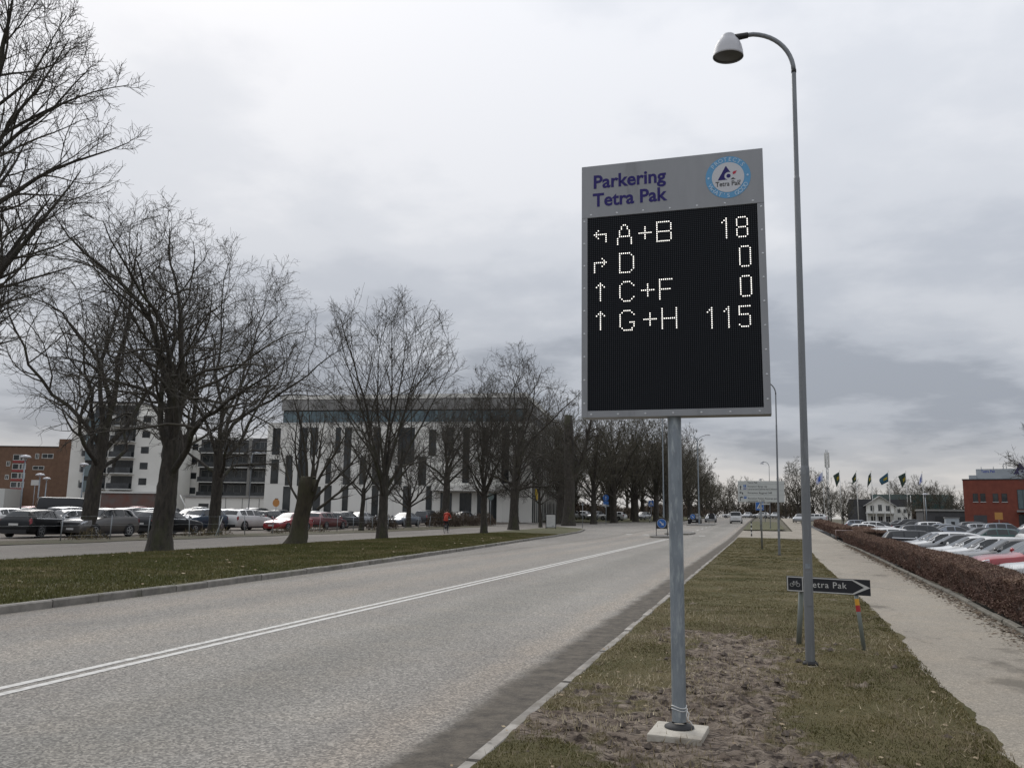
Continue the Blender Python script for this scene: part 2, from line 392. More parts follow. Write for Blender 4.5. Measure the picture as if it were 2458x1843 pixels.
kerb('junction_kerb', lambda y: np.interp(y,[122,130,140,200],[-23,-17.2,-13.8,-13.6]), 122, 150, 1.3, .15, .13, M_KERB, seed=6)

# right verge (foreground) with trampled mud round the sign post
def mud_mask(x, y):
    def blob(cx_, cy_, rx, ry): return np.exp(-(((x-cx_)/rx)**2 + ((y-cy_)/ry)**2)**1.5)
    m = blob(-.28,8.9,.55,2.7) + .66*blob(-.6,6.2,1.5,.75) + .55*blob(-1.2,7.2,.7,1.3) + .5*blob(.7,11.2,1.0,.55) + .55*blob(-.9,11.3,.75,1.1) + .4*blob(.2,5.2,1.3,.6)
    m = m + (fbm(x*2.3, y*1.7, 5)-.47)*1.25 + (fbm(x*9, y*11, 9, 5)-.47)*1.5
    return np.clip((m-.36)/.42, 0, 1)
def verge_h(x, y):
    m = mud_mask(x, y)
    e = .048 + .018*(fbm(x*1.3, y*1.3, 2)-.5) + .022*(fbm(x*10, y*10, 7, 3)-.5)
    near = np.clip((np.hypot(x+.62, y-6.37)-.2)/.35, 0, 1)
    lum = ((fbm(x*7, y*17, 21, 4)-.5)*.15 + (fbm(x*2.1, y*4.5, 25, 2)-.4)*.06)*m*near - .004*m
    edge = np.clip((x+1.80)/.3, 0, 1)
    return gz(y) + (.052 + (e-.052)*edge) + lum*edge
fy = np.concatenate([np.arange(3.2,14,.035), np.arange(14,30,.12), np.arange(30,66.1,.6)])
nx = 112; rows = []
for y in fy:
    a = -1.765 + .06*(float(fbm(np.array(y*2.1), np.array(.5), 77, 4))-.47)*2; b = float(itp(y, PATH_L)) + .16*(float(fbm(np.array(y*1.4), np.array(2.5), 78, 5))-.47)*2
    if y > 58: b = min(b, 2.6-(y-58)*.16)
    rows.append(np.linspace(a, b, nx))
X = np.array(rows); Y = np.repeat(fy[:,None], nx, 1)
edgeR = np.clip((X[:,-1:]-X)/.25, 0, 1)
Z = verge_h(X, Y); Z = gz(Y)+.026 + (Z-gz(Y)-.026)*edgeR
Mk = mud_mask(X, Y)
I = np.arange(X.size).reshape(X.shape); F = np.stack([I[:-1,:-1], I[:-1,1:], I[1:,1:], I[1:,:-1]], -1).reshape(-1,4)
me = mesh_np('right_verge', np.stack([X,Y,Z],-1).reshape(-1,3), F, True)
at_ = me.attributes.new('mud', 'FLOAT', 'POINT'); at_.data.foreach_set('value', Mk.astype(np.float32).ravel())
def verge_mat():
    m = bpy.data.materials.new('verge_turf_and_mud'); m.use_nodes = True; t = m.node_tree; b = t.nodes['Principled BSDF']; L = t.links.new
    b.inputs['Roughness'].default_value = .92; b.inputs['Specular IOR Level'].default_value = .2
    c = t.nodes.new('ShaderNodeTexCoord'); at = t.nodes.new('ShaderNodeAttribute'); at.attribute_name = 'mud'
    def noise(s, d=5, st=(1,1,1)):
        n = t.nodes.new('ShaderNodeTexNoise'); n.inputs['Scale'].default_value = s; n.inputs['Detail'].default_value = d; n.inputs['Roughness'].default_value = .65
        mp = t.nodes.new('ShaderNodeMapping'); mp.inputs['Scale'].default_value = st; L(c.outputs['Object'], mp.inputs[0]); L(mp.outputs[0], n.inputs['Vector']); return n.outputs[0]
    def rng(v, a, bb):
        r = t.nodes.new('ShaderNodeMapRange'); L(v, r.inputs[0]); r.inputs[1].default_value = a; r.inputs[2].default_value = bb; return r.outputs[0]
    def mx(f, A, B):
        x = t.nodes.new('ShaderNodeMix'); x.data_type = 'RGBA'; L(f, x.inputs[0])
        for i, q in ((6,A),(7,B)):
            if isinstance(q, tuple): x.inputs[i].default_value = (*q,1)
            else: L(q, x.inputs[i])
        return x.outputs[2]
    grass = mx(rng(noise(.8), .35, .65), (.078,.072,.028), (.128,.104,.052))
    grass = mx(rng(noise(30), .48, .75), grass, (.050,.046,.018))
    mud = mx(rng(noise(7), .35, .62), (.135,.104,.082), (.26,.215,.172))
    mud = mx(rng(noise(16, 6, (.55,1.9,1)), .47, .60), mud, (.040,.030,.025))
    mud = mx(rng(noise(18), .60, .72), mud, (.30,.25,.18))
    L(mx(at.outputs['Fac'], grass, mud), b.inputs['Base Color'])
    bp = t.nodes.new('ShaderNodeBump'); bp.inputs['Distance'].default_value = .02; L(noise(60, 6), bp.inputs['Height']); L(bp.outputs[0], b.inputs['Normal'])
    return m
struct(link('right_verge', me, verge_mat()))
M_VERGE2 = M_LAWN
ribbon('verge_beyond_link', lambda y: -1.9, lambda y: np.interp(y,[88,95,150,170],[.6,2.4,2.6,.5]), np.arange(90,160,4.), .11, M_LAWN, nx=4)

# short turf: real blades, thinning with distance (nobody could count them)
def blades(name, xs, ys, zs, hgt, wid, m, seed=0, lean=.9):
    rg = np.random.default_rng(seed); n = len(xs)
    az = rg.uniform(0, 2*np.pi, n); h = hgt*rg.uniform(.5, 1.25, n); ln = rg.uniform(.1, lean, n); la = rg.uniform(0, 2*np.pi, n)
    dx, dy = np.cos(az)*wid*.5, np.sin(az)*wid*.5
    V = np.empty((n,3,3)); V[:,0] = np.stack([xs-dx, ys-dy, zs],-1); V[:,1] = np.stack([xs+dx, ys+dy, zs],-1)
    V[:,2] = np.stack([xs+np.cos(la)*h*ln, ys+np.sin(la)*h*ln, zs+h*np.sqrt(np.clip(1-ln*ln,.05,1))],-1)
    me = mesh_np(name, V.reshape(-1,3), np.arange(n*3).reshape(n,3))
    a = me.attributes.new('tone', 'FLOAT', 'POINT'); tone = np.clip(fbm(xs*.9, ys*.9, 31)*1.9-.50 + rg.normal(0,.17,n), 0, 1)
    a.data.foreach_set('value', np.repeat(tone.astype(np.float32), 3))
    return struct(link(name, me, m), 'stuff')
def blade_mat(name, stops):
    m = bpy.data.materials.new(name); m.use_nodes = True; t = m.node_tree; b = t.nodes['Principled BSDF']
    at = t.nodes.new('ShaderNodeAttribute'); at.attribute_name = 'tone'; r = t.nodes.new('ShaderNodeValToRGB')
    for i, (p, c) in enumerate(stops):
        e = r.color_ramp.elements[i] if i < 2 else r.color_ramp.elements.new(p)
        e.position = p; e.color = (*c, 1)
    t.links.new(at.outputs['Fac'], r.inputs[0]); t.links.new(r.outputs[0], b.inputs['Base Color'])
    b.inputs['Roughness'].default_value = .8; b.inputs['Specular IOR Level'].default_value = .25
    return m
M_BLADE = blade_mat('turf_blades', [(0,(.076,.070,.022)),(1,(.36,.30,.175)),(.4,(.128,.110,.040)),(.7,(.195,.160,.078))])
M_BLADE_L = blade_mat('lawn_blades', [(0,(.090,.092,.028)),(1,(.22,.185,.095)),(.5,(.125,.116,.042)),(.8,(.16,.138,.062))])
rg = np.random.default_rng(5)
n = 400000
yy = 3.4 + 62*rg.random(n)**2.6; a = -1.755; b = np.interp(yy, [p[0] for p in PATH_L], [p[1] for p in PATH_L])
xx = a + (b-a)*rg.random(n)
keep = (rg.random(n) > mud_mask(xx, yy)*.97) & (rg.random(n) < .35+1.5*fbm(xx*3.1, yy*3.1, 44))
xx, yy = xx[keep], yy[keep]
blades('turf', xx, yy, verge_h(xx, yy)-.005, .021*(.35+1.4*fbm(xx*2.2, yy*2.2, 45)), .0065*(1+yy/18), M_BLADE, 6)
n = 240000
yy = 7 + 55*rg.random(n)**1.5; xb = np.interp(yy, [p[0] for p in KERB_L], [p[1] for p in KERB_L])-.2; xx = xb - (20.6+xb)*rg.random(n)**1.1
hump = np.sin(np.pi*np.clip((xx+20.9)/(xb+.08+20.9),0,1))*.05*(.6+.8*vnoise(xx*.6, yy*.6))
blades('lawn_turf', xx, yy, gz(yy)+.112+hump, .06, .018*(1+yy/40), M_BLADE_L, 8)
# straw lying over the trampled ground and on worn turf
n = 34000; yy = 4.2 + 11*rg.random(n)**1.2; xx = -1.75+3.3*rg.random(n); mm = mud_mask(xx, yy); keep = rg.random(n) < np.where((mm > .03) & (mm < .9), .9, .2)*(.3+1.5*(fbm(xx*1.7, yy*1.7, 51) > .46))
xx, yy = xx[keep], yy[keep]
so = blades('dry_straw', xx, yy, verge_h(xx, yy)+.012, .06, .009, blade_mat('straw', [(0,(.17,.135,.08)),(1,(.48,.41,.29)),(.5,(.30,.25,.16))]), 16, 1.)
# clods and pale leaves on the verge
rnd = random.Random(7)
M_CLOD = mat('mud_clod', (.062,.048,.038), .9, col2=(.11,.085,.066), scale=20)
cl = MB()
for k in range(1500):
    x, y = rnd.uniform(-1.7,1.4), rnd.uniform(5.2,12.5)
    if float(mud_mask(np.array(x), np.array(y))) < .35: continue
    z = float(verge_h(np.array(x), np.array(y))); r = rnd.choice([.008,.012,.016,.022,.03,.042])*rnd.uniform(.7,1.2)
    V = []
    for i, (px, py, pz) in enumerate([(1,0,0),(.4,.8,.1),(-.7,.6,0),(-.9,-.4,.1),(.2,-1,0),(.1,.1,.8)]):
        V.append((x+px*r*rnd.uniform(.7,1.3), y+py*r*rnd.uniform(.7,1.3), z-.004+pz*r))
    cl.add(V, [(0,1,5),(1,2,5),(2,3,5),(3,4,5),(4,0,5)])
struct(cl.build('mud_clods', M_CLOD), 'stuff')
M_LEAF = mat('dead_leaf', (.36,.29,.19), .85, col2=(.20,.14,.085), scale=4)
lv = MB()
for k in range(520):
    if k < 260: x, y = rnd.uniform(-1.9,1.6), 5+rnd.random()**1.6*22; z = float(verge_h(np.array(x), np.array(y)))+.012
    else: y = rnd.uniform(9,60); x = rnd.uniform(-20.4, float(itp(y, KERB_L))-.3); z = float(gz(y))+.18
    r = rnd.uniform(.014,.03) if k < 260 else rnd.uniform(.03,.07); q = rnd.uniform(0,6.28); c_, s_ = math.cos(q)*r, math.sin(q)*r
    lv.add([(x+c_,y+s_,z),(x-s_*.5,y+c_*.5,z+r*.3),(x-c_,y-s_,z+r*.15),(x+s_*.5,y-c_*.5,z-r*.1)], [(0,1,2,3)])
struct(lv.build('fallen_leaves', M_LEAF), 'stuff')

# dark seams and patches in the path surface
M_SEAM = mat('tar_patch', (.085,.08,.07), .8, col2=(.13,.12,.105), scale=12, bump=.003)
def patch(x, y, rx, ry, seed):
    rr = random.Random(seed); k = 16; V = []
    for j in range(k):
        q = 2*math.pi*j/k; s = rr.uniform(.55,1.15); V.append((x+rx*s*math.cos(q), y+ry*s*math.sin(q), float(gz(y))+.0265))
    return struct(link('path_stain', mesh_np('path_stain', V, [tuple(range(k))]), M_SEAM))
lt = MB()
for k in range(5200):
    y = 8.5+rnd.random()**1.5*46; x = float(itp(y, PATH_R))-abs(rnd.gauss(0,.16)); z = float(gz(y))+.026
    r = rnd.uniform(.012,.032)*(1+y/60); q = rnd.uniform(0,6.28); c_, s_ = math.cos(q)*r, math.sin(q)*r
    lt.add([(x+c_,y+s_,z),(x-s_*.5,y+c_*.5,z+r*.3),(x-c_,y-s_,z+r*.1),(x+s_*.5,y-c_*.5,z)], [(0,1,2,3)])
struct(lt.build('leaf_litter', mat('wet_leaf_litter', (.075,.05,.034), .9, col2=(.15,.11,.07), scale=3)), 'stuff')

# ------------------------------------------------------------------ hedges
M_HEDGE = blade_mat('russet_hedge_leaves', [(0,(.082,.050,.040)),(1,(.32,.23,.165)),(.4,(.145,.085,.068)),(.75,(.205,.135,.100))])
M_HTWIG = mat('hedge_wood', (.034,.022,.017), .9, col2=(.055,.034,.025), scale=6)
def hedge(name, label, fx, y0, y1, w, h, n, seed, zf, fh=lambda y: 1., group=None, leaf=.026):
    rg = np.random.default_rng(seed)
    root = thing(name, label, 'hedge', (float(fx(y0)), y0, float(zf(y0))), group=group)
    # shell-weighted random points
    y = y0 + (y1-y0)*rg.random(n)**1.5; u = rg.random(n); v = rg.random(n)
    side = rg.random(n)
    ux = np.where(side < .5, np.abs(rg.normal(0,.06,n)), np.where(side < .6, 1-np.abs(rg.normal(0,.06,n)), u))
    vz = np.where((side >= .6), 1-np.abs(rg.normal(0,.05,n)), v**.8)
    hh = h*np.array([fh(q) for q in y])*(.76+.46*fbm(y*1.3, y*0+3, seed))*(1-.10*(2*ux-1)**2)
    bulge = (fbm(y*1.6, vz*3, seed+4)-.5)*.22
    px = fx(y) + w*(ux*(1-.12*vz)+.06*vz) + bulge*(.5-ux)*2*-1; pz = zf(y) + .04 + vz*hh
    s = leaf*(.6+.9*rg.random(n))*(1+(y-y0)/45)
    d = rg.normal(0,1,(n,3)); d /= np.linalg.norm(d,axis=1)[:,None]; e = np.cross(d, rg.normal(0,1,(n,3))); e /= np.linalg.norm(e,axis=1)[:,None]
    P = np.stack([px,y,pz],-1)
    V = np.stack([P+d*s[:,None], P+e*s[:,None]*.22, P-d*s[:,None]*.8, P-e*s[:,None]*.22], 1).reshape(-1,3) - np.array(root.location)
    me = mesh_np(name+'_foliage', V, np.arange(n*4).reshape(n,4))
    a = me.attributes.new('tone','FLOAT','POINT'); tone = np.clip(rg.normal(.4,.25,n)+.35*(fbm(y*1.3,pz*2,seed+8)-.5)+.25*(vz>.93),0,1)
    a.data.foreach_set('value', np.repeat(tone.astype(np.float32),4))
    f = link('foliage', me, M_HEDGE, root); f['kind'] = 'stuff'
    # upright stems and side twigs
    m = max(60, n//22); y = y0+(y1-y0)*rg.random(m)**1.5; x = fx(y)+w*(.12+.76*rg.random(m)); b = np.stack([x,y,zf(y)],-1)
    t = b + np.stack([rg.normal(0,.16,m), rg.normal(0,.16,m), h*np.array([fh(q) for q in y])*rg.uniform(.85,1.22,m)],-1)
    r = .006*(1+(y-y0)/40); o = np.stack([r,np.zeros(m),np.zeros(m)],-1); p = np.stack([np.zeros(m),r,np.zeros(m)],-1)
    V = np.stack([b-o-p*.6, b+o-p*.6, b+p, t],1).reshape(-1,3)-np.array(root.location); k = np.arange(m)[:,None]*4
    F = np.concatenate([k+np.array([0,1,3]), k+np.array([1,2,3]), k+np.array([2,0,3])])
    st = link('stems', mesh_np(name+'_stems', V, F), M_HTWIG, root); st['kind'] = 'stuff'
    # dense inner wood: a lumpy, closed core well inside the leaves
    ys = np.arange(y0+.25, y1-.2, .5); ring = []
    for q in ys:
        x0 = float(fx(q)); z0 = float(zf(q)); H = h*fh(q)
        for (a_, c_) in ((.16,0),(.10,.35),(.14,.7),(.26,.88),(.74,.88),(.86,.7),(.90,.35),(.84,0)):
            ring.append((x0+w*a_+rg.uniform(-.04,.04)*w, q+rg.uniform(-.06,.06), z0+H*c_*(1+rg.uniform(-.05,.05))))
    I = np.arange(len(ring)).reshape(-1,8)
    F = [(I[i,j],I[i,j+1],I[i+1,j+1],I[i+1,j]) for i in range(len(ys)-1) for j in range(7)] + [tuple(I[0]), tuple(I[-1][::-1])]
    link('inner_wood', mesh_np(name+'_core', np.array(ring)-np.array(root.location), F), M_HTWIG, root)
    return root
hz_ = lambda y: gz(y)+.02
hedge('hedge', 'long clipped russet hedge along the path kerb beside the car park', lambda y: itp(y, PATH_R)+.18, 8.0, 62., .86, .63, 340000, 3, hz_, lambda y: 1.+.002*(y-8), 'russet hedges')
hedge('hedge', 'clipped russet hedge beyond the path barrier', lambda y: itp(y, PATH_R)+.6, 68., 120., 1.1, .85, 30000, 5, hz_, group='russet hedges', leaf=.08)
hedge('hedge', 'low russet hedge end sheltering rear-facing parked cars', lambda y: np.interp(y,[60,72],[5.9,6.6]), 60.5, 73, 2.2, .85, 22000, 7, hz_, group='russet hedges', leaf=.07)
# ------------------------------------------------------------------ bare winter trees
M_BARK = mat('bark', (.062,.053,.043), .95, col2=(.026,.023,.019), scale=9, detail=8, bump=.06, bscale=16, stretch=(1,1,.3), col3=(.052,.056,.026), scale3=1.3, lo3=.52, hi3=.72)
M_BARKMOSS = mat('mossy_bark', (.060,.050,.032), .95, col2=(.032,.026,.018), scale=6, detail=7, bump=.03, bscale=14, stretch=(1,1,.4), col3=(.052,.052,.024), scale3=2.2, lo3=.44, hi3=.68)
M_TWIG = mat('twig_wood', (.040,.035,.029), .9, col2=(.058,.050,.036), scale=2)
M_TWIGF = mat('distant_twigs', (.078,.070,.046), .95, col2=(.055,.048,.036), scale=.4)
def unit(v): return v/np.maximum(np.linalg.norm(v, axis=-1, keepdims=True), 1e-9)
def polyline(P0, D0, L, n, wig, trop, rg, cen=None, out=0.):
    N_ = len(P0); P = np.empty((N_, n, 3)); P[:,0] = P0; d = unit(D0); st = (L/(n-1))[:,None]
    for i in range(1, n):
        d = d + rg.normal(0, wig, (N_,3)); d[:,2] += trop
        d = unit(d); P[:,i] = P[:,i-1] + d*st
    return P
def tubes(P, Rd, k):
    """P (N,n,3), Rd (N,n) -> verts, quads"""
    N_, n, _ = P.shape
    T = np.empty_like(P); T[:,1:-1] = P[:,2:]-P[:,:-2]; T[:,0] = P[:,1]-P[:,0]; T[:,-1] = P[:,-1]-P[:,-2]; T = unit(T)
    ref = np.where(np.abs(T[:,:1,2:3]) < .8, np.array([0,0,1.]), np.array([1.,0,0])) * np.ones_like(T)
    A = unit(ref - T*np.sum(T*ref, -1, keepdims=True)); B = np.cross(T, A)
    q = np.arange(k)*2*np.pi/k
    V = P[:,:,None] + (A[:,:,None]*np.cos(q)[:,None] + B[:,:,None]*np.sin(q)[:,None])*Rd[:,:,None,None]
    I = np.arange(N_*n*k).reshape(N_, n, k); J = np.roll(I, -1, 2)
    F = np.stack([I[:,:-1], J[:,:-1], J[:,1:], I[:,1:]], -1).reshape(-1, 4)
    return V.reshape(-1,3), F
def spawn(P, Rd, m, t0, t1, ang, lenr, cen, rad, rg, trop, n, wig, rk=.62, rmin=.006, power=1., Lmin=.25, end=.3, flat=0., segtrop=.02, Lp=None):
    N_, np_, _ = P.shape
    Lpar = np.sum(np.linalg.norm(np.diff(P, axis=1), axis=-1), 1)
    t = t0 + (t1-t0)*((np.arange(m)[None]+rg.random((N_,m)))/m)**power
    f = t*(np_-1); i = np.minimum(f.astype(int), np_-2); w_ = (f-i)[...,None]; r_ = np.arange(N_)[:,None]
    p = P[r_,i]*(1-w_)+P[r_,i+1]*w_; tan = unit(P[r_,i+1]-P[r_,i]); rr = Rd[r_,i]*(1-w_[...,0])+Rd[r_,i+1]*w_[...,0]
    az = (np.arange(m)[None]*2.4 + rg.random((N_,1))*6.28 + rg.normal(0,.5,(N_,m)))
    ref = unit(np.cross(tan, np.array([.13,.21,.97]))); b2 = np.cross(tan, ref)
    per = ref*np.cos(az)[...,None] + b2*np.sin(az)[...,None]
    a = rg.uniform(ang[0], ang[1], (N_,m))[...,None]
    d = tan*np.cos(a) + per*np.sin(a); d[...,2] = d[...,2]*(1-flat) + trop; d = unit(d)
    p = p.reshape(-1,3); d = d.reshape(-1,3); rr = rr.ravel(); tt = t.ravel()
    L = np.repeat(Lpar, m)*rg.uniform(lenr[0], lenr[1], N_*m)*(1-.55*tt)
    # clip by the crown's envelope
    q = (p-cen)/rad; e = d/rad; A_ = np.sum(e*e,-1); B_ = np.sum(q*e,-1); C_ = np.sum(q*q,-1)-1
    disc = np.maximum(B_*B_-A_*C_, 0); dist = np.where(C_ < 0, (-B_+np.sqrt(disc))/A_, .3)
    L = np.clip(L, Lmin, np.maximum(dist*rg.uniform(.8,1.08,len(dist)), Lmin))
    r0 = np.maximum(np.minimum(rr*rk, .05+L*.035), rmin)
    C = polyline(p, d, L, n, wig, segtrop, rg)
    s = np.linspace(0,1,n)[None]; Rn = r0[:,None]*(1-(1-end)*s); Rn = np.maximum(Rn, rmin*.7)
    return C, Rn
def make_tree_meshes(seed, H, th, r0, crown_r, crown_low, limbs=7, spread=(.25,1.0), counts=(9,8,5), wig=(.10,.16,.2,.22), trop=.10, lean=(0,0), leader=False,
                     rmin=.006, shift=(0,0), forkt=.72, flare=1.36, drop=0.):
    """returns (trunk mesh, crown mesh); crown is an ellipsoid of horizontal radius crown_r from crown_low to H"""
    rg = np.random.default_rng(seed)
    rz = (H-crown_low)/2.; cen = np.array([shift[0]+lean[0]*H*.6, shift[1]+lean[1]*H*.6, crown_low+rz]); rad = np.array([crown_r, crown_r, rz*1.02])
    n0 = 22; top = th if not leader else H*.93
    z = np.linspace(0,1,n0); P = np.zeros((1,n0,3)); P[0,:,2] = z*top; wob = np.cumsum(rg.normal(0,.016*top/4,(n0,2)),0); wob -= wob[:1]
    P[0,:,0] = lean[0]*z*top + wob[:,0]*z; P[0,:,1] = lean[1]*z*top + wob[:,1]*z
    Rt = r0*(1-.28*z) if not leader else r0*np.maximum(1-.93*z, .04); pass
    P[0,0,2] = -.12
    # denser foot for the root flare
    zz0 = np.array([-.12,.12,.4]); 
    kp = P[0,:,2] > .75; Pf = np.concatenate([np.repeat(P[:, :1], 4, 1), P[:,kp]], 1); Pf[0,:4,2] = [-.12,.10,.32,.58]
    Rf = np.concatenate([[r0*flare, r0*(1+(flare-1)*.6), r0*(1+(flare-1)*.3), r0*(1+(flare-1)*.12)], Rt[kp]])
    Vt, Ft = tubes(Pf, Rf[None], 18)
    ph = np.arctan2(Vt[:,1]-np.interp(Vt[:,2],Pf[0,:,2],Pf[0,:,0])*0, Vt[:,0]); bump = 1+.08*np.sin(ph*3+seed)+.05*np.sin(ph*5+Vt[:,2]*1.4+seed)+.34*(fbm(np.cos(ph)*1.6+seed, Vt[:,2]*.9+np.sin(ph)*1.6, seed)-.47)+.16*(fbm(ph*4, Vt[:,2]*3, seed+3)-.47)
    cxy = np.stack([np.interp(Vt[:,2],Pf[0,:,2],Pf[0,:,0]), np.interp(Vt[:,2],Pf[0,:,2],Pf[0,:,1])],-1)
    Vt[:,:2] = cxy + (Vt[:,:2]-cxy)*bump[:,None]
    # limbs
    if leader:
        L1, R1 = spawn(P, Rt[None], limbs, .22, .97, spread, (.40,.62), cen, rad, rg, trop, 10, wig[0], .50, .02, 1., .8, .15)
    else:
        pt = P[0]; k = limbs; az = np.arange(k)*2.4+rg.random()*6+rg.normal(0,.25,k); an = np.linspace(spread[0], spread[1], k)+rg.normal(0,.08,k)
        d = np.stack([np.sin(an)*np.cos(az), np.sin(an)*np.sin(az), np.cos(an)],-1)
        tt = forkt + (1-forkt)*(1-np.linspace(0,1,k)); f = tt*(n0-1); i = np.minimum(f.astype(int), n0-2); w_ = (f-i)[:,None]
        p = pt[i]*(1-w_)+pt[i+1]*w_
        q = (p-cen)/rad; e = d/rad; A_ = np.sum(e*e,-1); B_ = np.sum(q*e,-1); C_ = np.sum(q*q,-1)-1
        dist = np.where(B_*B_-A_*C_ > 0, (-B_+np.sqrt(np.maximum(B_*B_-A_*C_,0)))/A_, crown_r)
        L = np.maximum(dist, 1.5)*rg.uniform(.82,.98,k)
        L1 = polyline(p, d, L, 13, wig[0], .012+drop, rg); s = np.linspace(0,1,13)[None]
        rl = r0*.72*np.sqrt(1.9/k)*rg.uniform(.8,1.15,k)*1.15
        R1 = np.maximum(rl[:,None]*(1-.90*s**.8), .012)
    V1, F1 = tubes(L1, R1, 8)
    trunk = mesh_np('trunk', np.concatenate([Vt, V1]), np.concatenate([Ft, F1+len(Vt)]), True)
    m2, m3, m4 = counts
    L2, R2 = spawn(L1, R1, m2, .16, 1., (.45,1.05), (.42,.72), cen, rad, rg, trop*.7, 8, wig[1], .58, rmin*1.8, .9, .5, .2)
    L3, R3 = spawn(L2, R2, m3, .12, 1., (.4,1.0), (.38,.68), cen, rad, rg, trop*.5, 6, wig[2], .58, rmin*1.25, .9, .35, .35)
    out_ = [tubes(L2, R2, 4), tubes(L3, R3, 3)]
    if m4:
        L4, R4 = spawn(L3, R3, m4, .15, 1., (.35,.95), (.40,.75), cen, rad*1.05, rg, trop*.4, 4, wig[3], .7, rmin, .9, .25, .6)
        out_.append(tubes(L4, R4, 3))
    V = []; F = []; b = 0
    for v, f in out_: V.append(v); F.append(f+b); b += len(v)
    return trunk, mesh_np('crown', np.concatenate(V), np.concatenate(F))
def tree(label, x, y, meshes, bark=None, twig=None, rz=0, sc=1., group=None, name='bare_tree', z=None):
    t = thing(name, label, 'tree', (x, y, gzl(x,y)+.1 if z is None else z), rz, group); t.scale = (sc,sc,sc)
    a = link('trunk', meshes[0], bark or M_BARK, t); b = link('crown', meshes[1], twig or M_TWIG, t)
    return t
T = make_tree_meshes
# lawn and strip trees, nearest first
tree('tall tree with straight leader, its branches reaching over the lawn edge', -21.4, 16.4, T(11, 17.2, 3, .36, 3.9, 1.6, limbs=30, spread=(.6,1.15), counts=(10,7,4), trop=.2, lean=(.075,.045), leader=True, wig=(.07,.13,.18,.2), rmin=.0062))
tree('big spreading tree with thick forked trunk on the lawn edge by the path', -20.75, 25.5, T(21, 13.6, 4.0, .41, 6.5, 2.4, limbs=8, spread=(.05,.95), counts=(14,9,5), lean=(.03,.01), forkt=.6, rmin=.0065, wig=(.19,.24,.27,.28)), M_BARK)
tree('leaning dark tree in the shrub strip in front of the grey crossover', -35.2, 37.3, T(33, 19.4, 5.6, .42, 8.6, 3.6, limbs=8, spread=(.05,1.05), counts=(14,9,5), rmin=.0085, shift=(1.2,.5), wig=(.19,.24,.27,.28), lean=(.07,.03), forkt=.62, drop=.008), M_BARK)
tree('dark tree with upright trunk behind the path in front of the blue hatchback', -33.2, 45.7, T(47, 19.2, 6.0, .38, 8.6, 4.0, limbs=9, spread=(.05,1.1), counts=(14,9,5), forkt=.5, rmin=.009, wig=(.19,.24,.27,.28)), M_BARK)
tree('tall slender tree with vase of fine upright branches standing on the lawn edge', -20.9, 44.2, T(52, 14.8, 3.6, .30, 5.0, 3.6, limbs=11, spread=(.06,.66), counts=(11,9,4), rmin=.008, trop=.2, forkt=.6, wig=(.06,.1,.14,.16)))
tree('young thin tree in front of the dark red estate', -30.8, 61.2, T(63, 11.4, 3.4, .2, 4.0, 2.2, limbs=9, spread=(.1,1.05), counts=(11,8,4), rmin=.010))
tree('small low-forking tree beside the blue saloon', -32.2, 73.8, T(71, 9.6, 2.4, .26, 4.6, 2.0, limbs=9, spread=(.2,1.15), counts=(11,8,4), rmin=.011))
tree('thick trunked tree behind the cyclist in front of the office entrance', -37.4, 97., T(83, 17.5, 6.2, .5, 7.4, 4.6, limbs=12, spread=(.08,1.1), counts=(10,8,4), rmin=.012))
tree('dense round-crowned tree on the lawn just past the cyclist', -19.8, 59.4, T(92, 12.4, 3.6, .26, 4.1, 2.6, limbs=15, spread=(.06,1.1), counts=(11,9,5), rmin=.009, trop=.12))
tree('tallest lawn tree with twisting open top near the notice board', -21.3, 72.3, T(104, 17.6, 7.0, .44, 5.6, 4.8, limbs=13, spread=(.05,1.2), counts=(11,9,4), rmin=.010, wig=(.17,.2,.22,.22), forkt=.5))
tree('tree behind the tallest lawn tree at the end of the car park', -32.8, 112., T(117, 16.5, 5.0, .5, 7.0, 4.2, limbs=13, spread=(.1,1.1), counts=(10,8,4), rmin=.013))
tree('slender young tree right beside the white notice board', -22.2, 85.2, T(125, 11., 3.0, .17, 3.6, 2.4, limbs=9, spread=(.15,1.0), counts=(11,8,4), rmin=.013))
# pollard beside the path: cut stump with sprouts
pol = thing('pollard_tree', 'mossy pollarded tree with sawn-off top and thin sprouts on the lawn', 'tree', (-20.3, 33.9, .1))
rg = np.random.default_rng(4)
P = np.zeros((1,9,3)); P[0,:,2] = [-.12,.12,.4,.9,1.4,1.9,2.3,2.7,3.0]; P[0,:,0] = np.linspace(0,.55,9)**1.1; P[0,:,1] = np.linspace(0,.1,9)
Vt, Ft = tubes(P, np.array([[.62,.5,.41,.37,.36,.38,.42,.44,.40]]), 16)
ph = np.arctan2(Vt[:,1], Vt[:,0]); nn = fbm(ph*3+Vt[:,2]*1.7, Vt[:,2]*3, 3)
c_ = np.stack([np.interp(Vt[:,2],P[0,:,2],P[0,:,0]), np.interp(Vt[:,2],P[0,:,2],P[0,:,1])],-1); Vt[:,:2] = c_+(Vt[:,:2]-c_)*(.82+.4*nn)[:,None]
V2 = np.concatenate([Vt, [[.55,.1,3.04]]]); k = len(Vt)-16
F = [tuple(f) for f in Ft] + [(k+j, k+(j+1)%16, len(Vt)) for j in range(16)]
link('trunk', mesh_np('trunk', V2, F, True), M_BARKMOSS, pol)
p0 = np.array([[.75,.1,2.0],[.2,.3,2.5],[.7,-.2,2.6],[.5,.3,2.8],[.2,-.1,2.7],[.9,.2,1.6],[.35,.1,2.9],[.65,.25,2.9],[.1,.1,1.8],[.85,-.1,2.4]]); d0 = unit(np.array([[.8,.1,.9],[-.5,.3,1],[.45,-.3,1.2],[.1,.4,1.4],[-.35,-.2,1.2],[1.,.2,.6],[-.1,.1,1.5],[.2,.2,1.5],[-.8,.1,.8],[.7,-.3,1.]]))
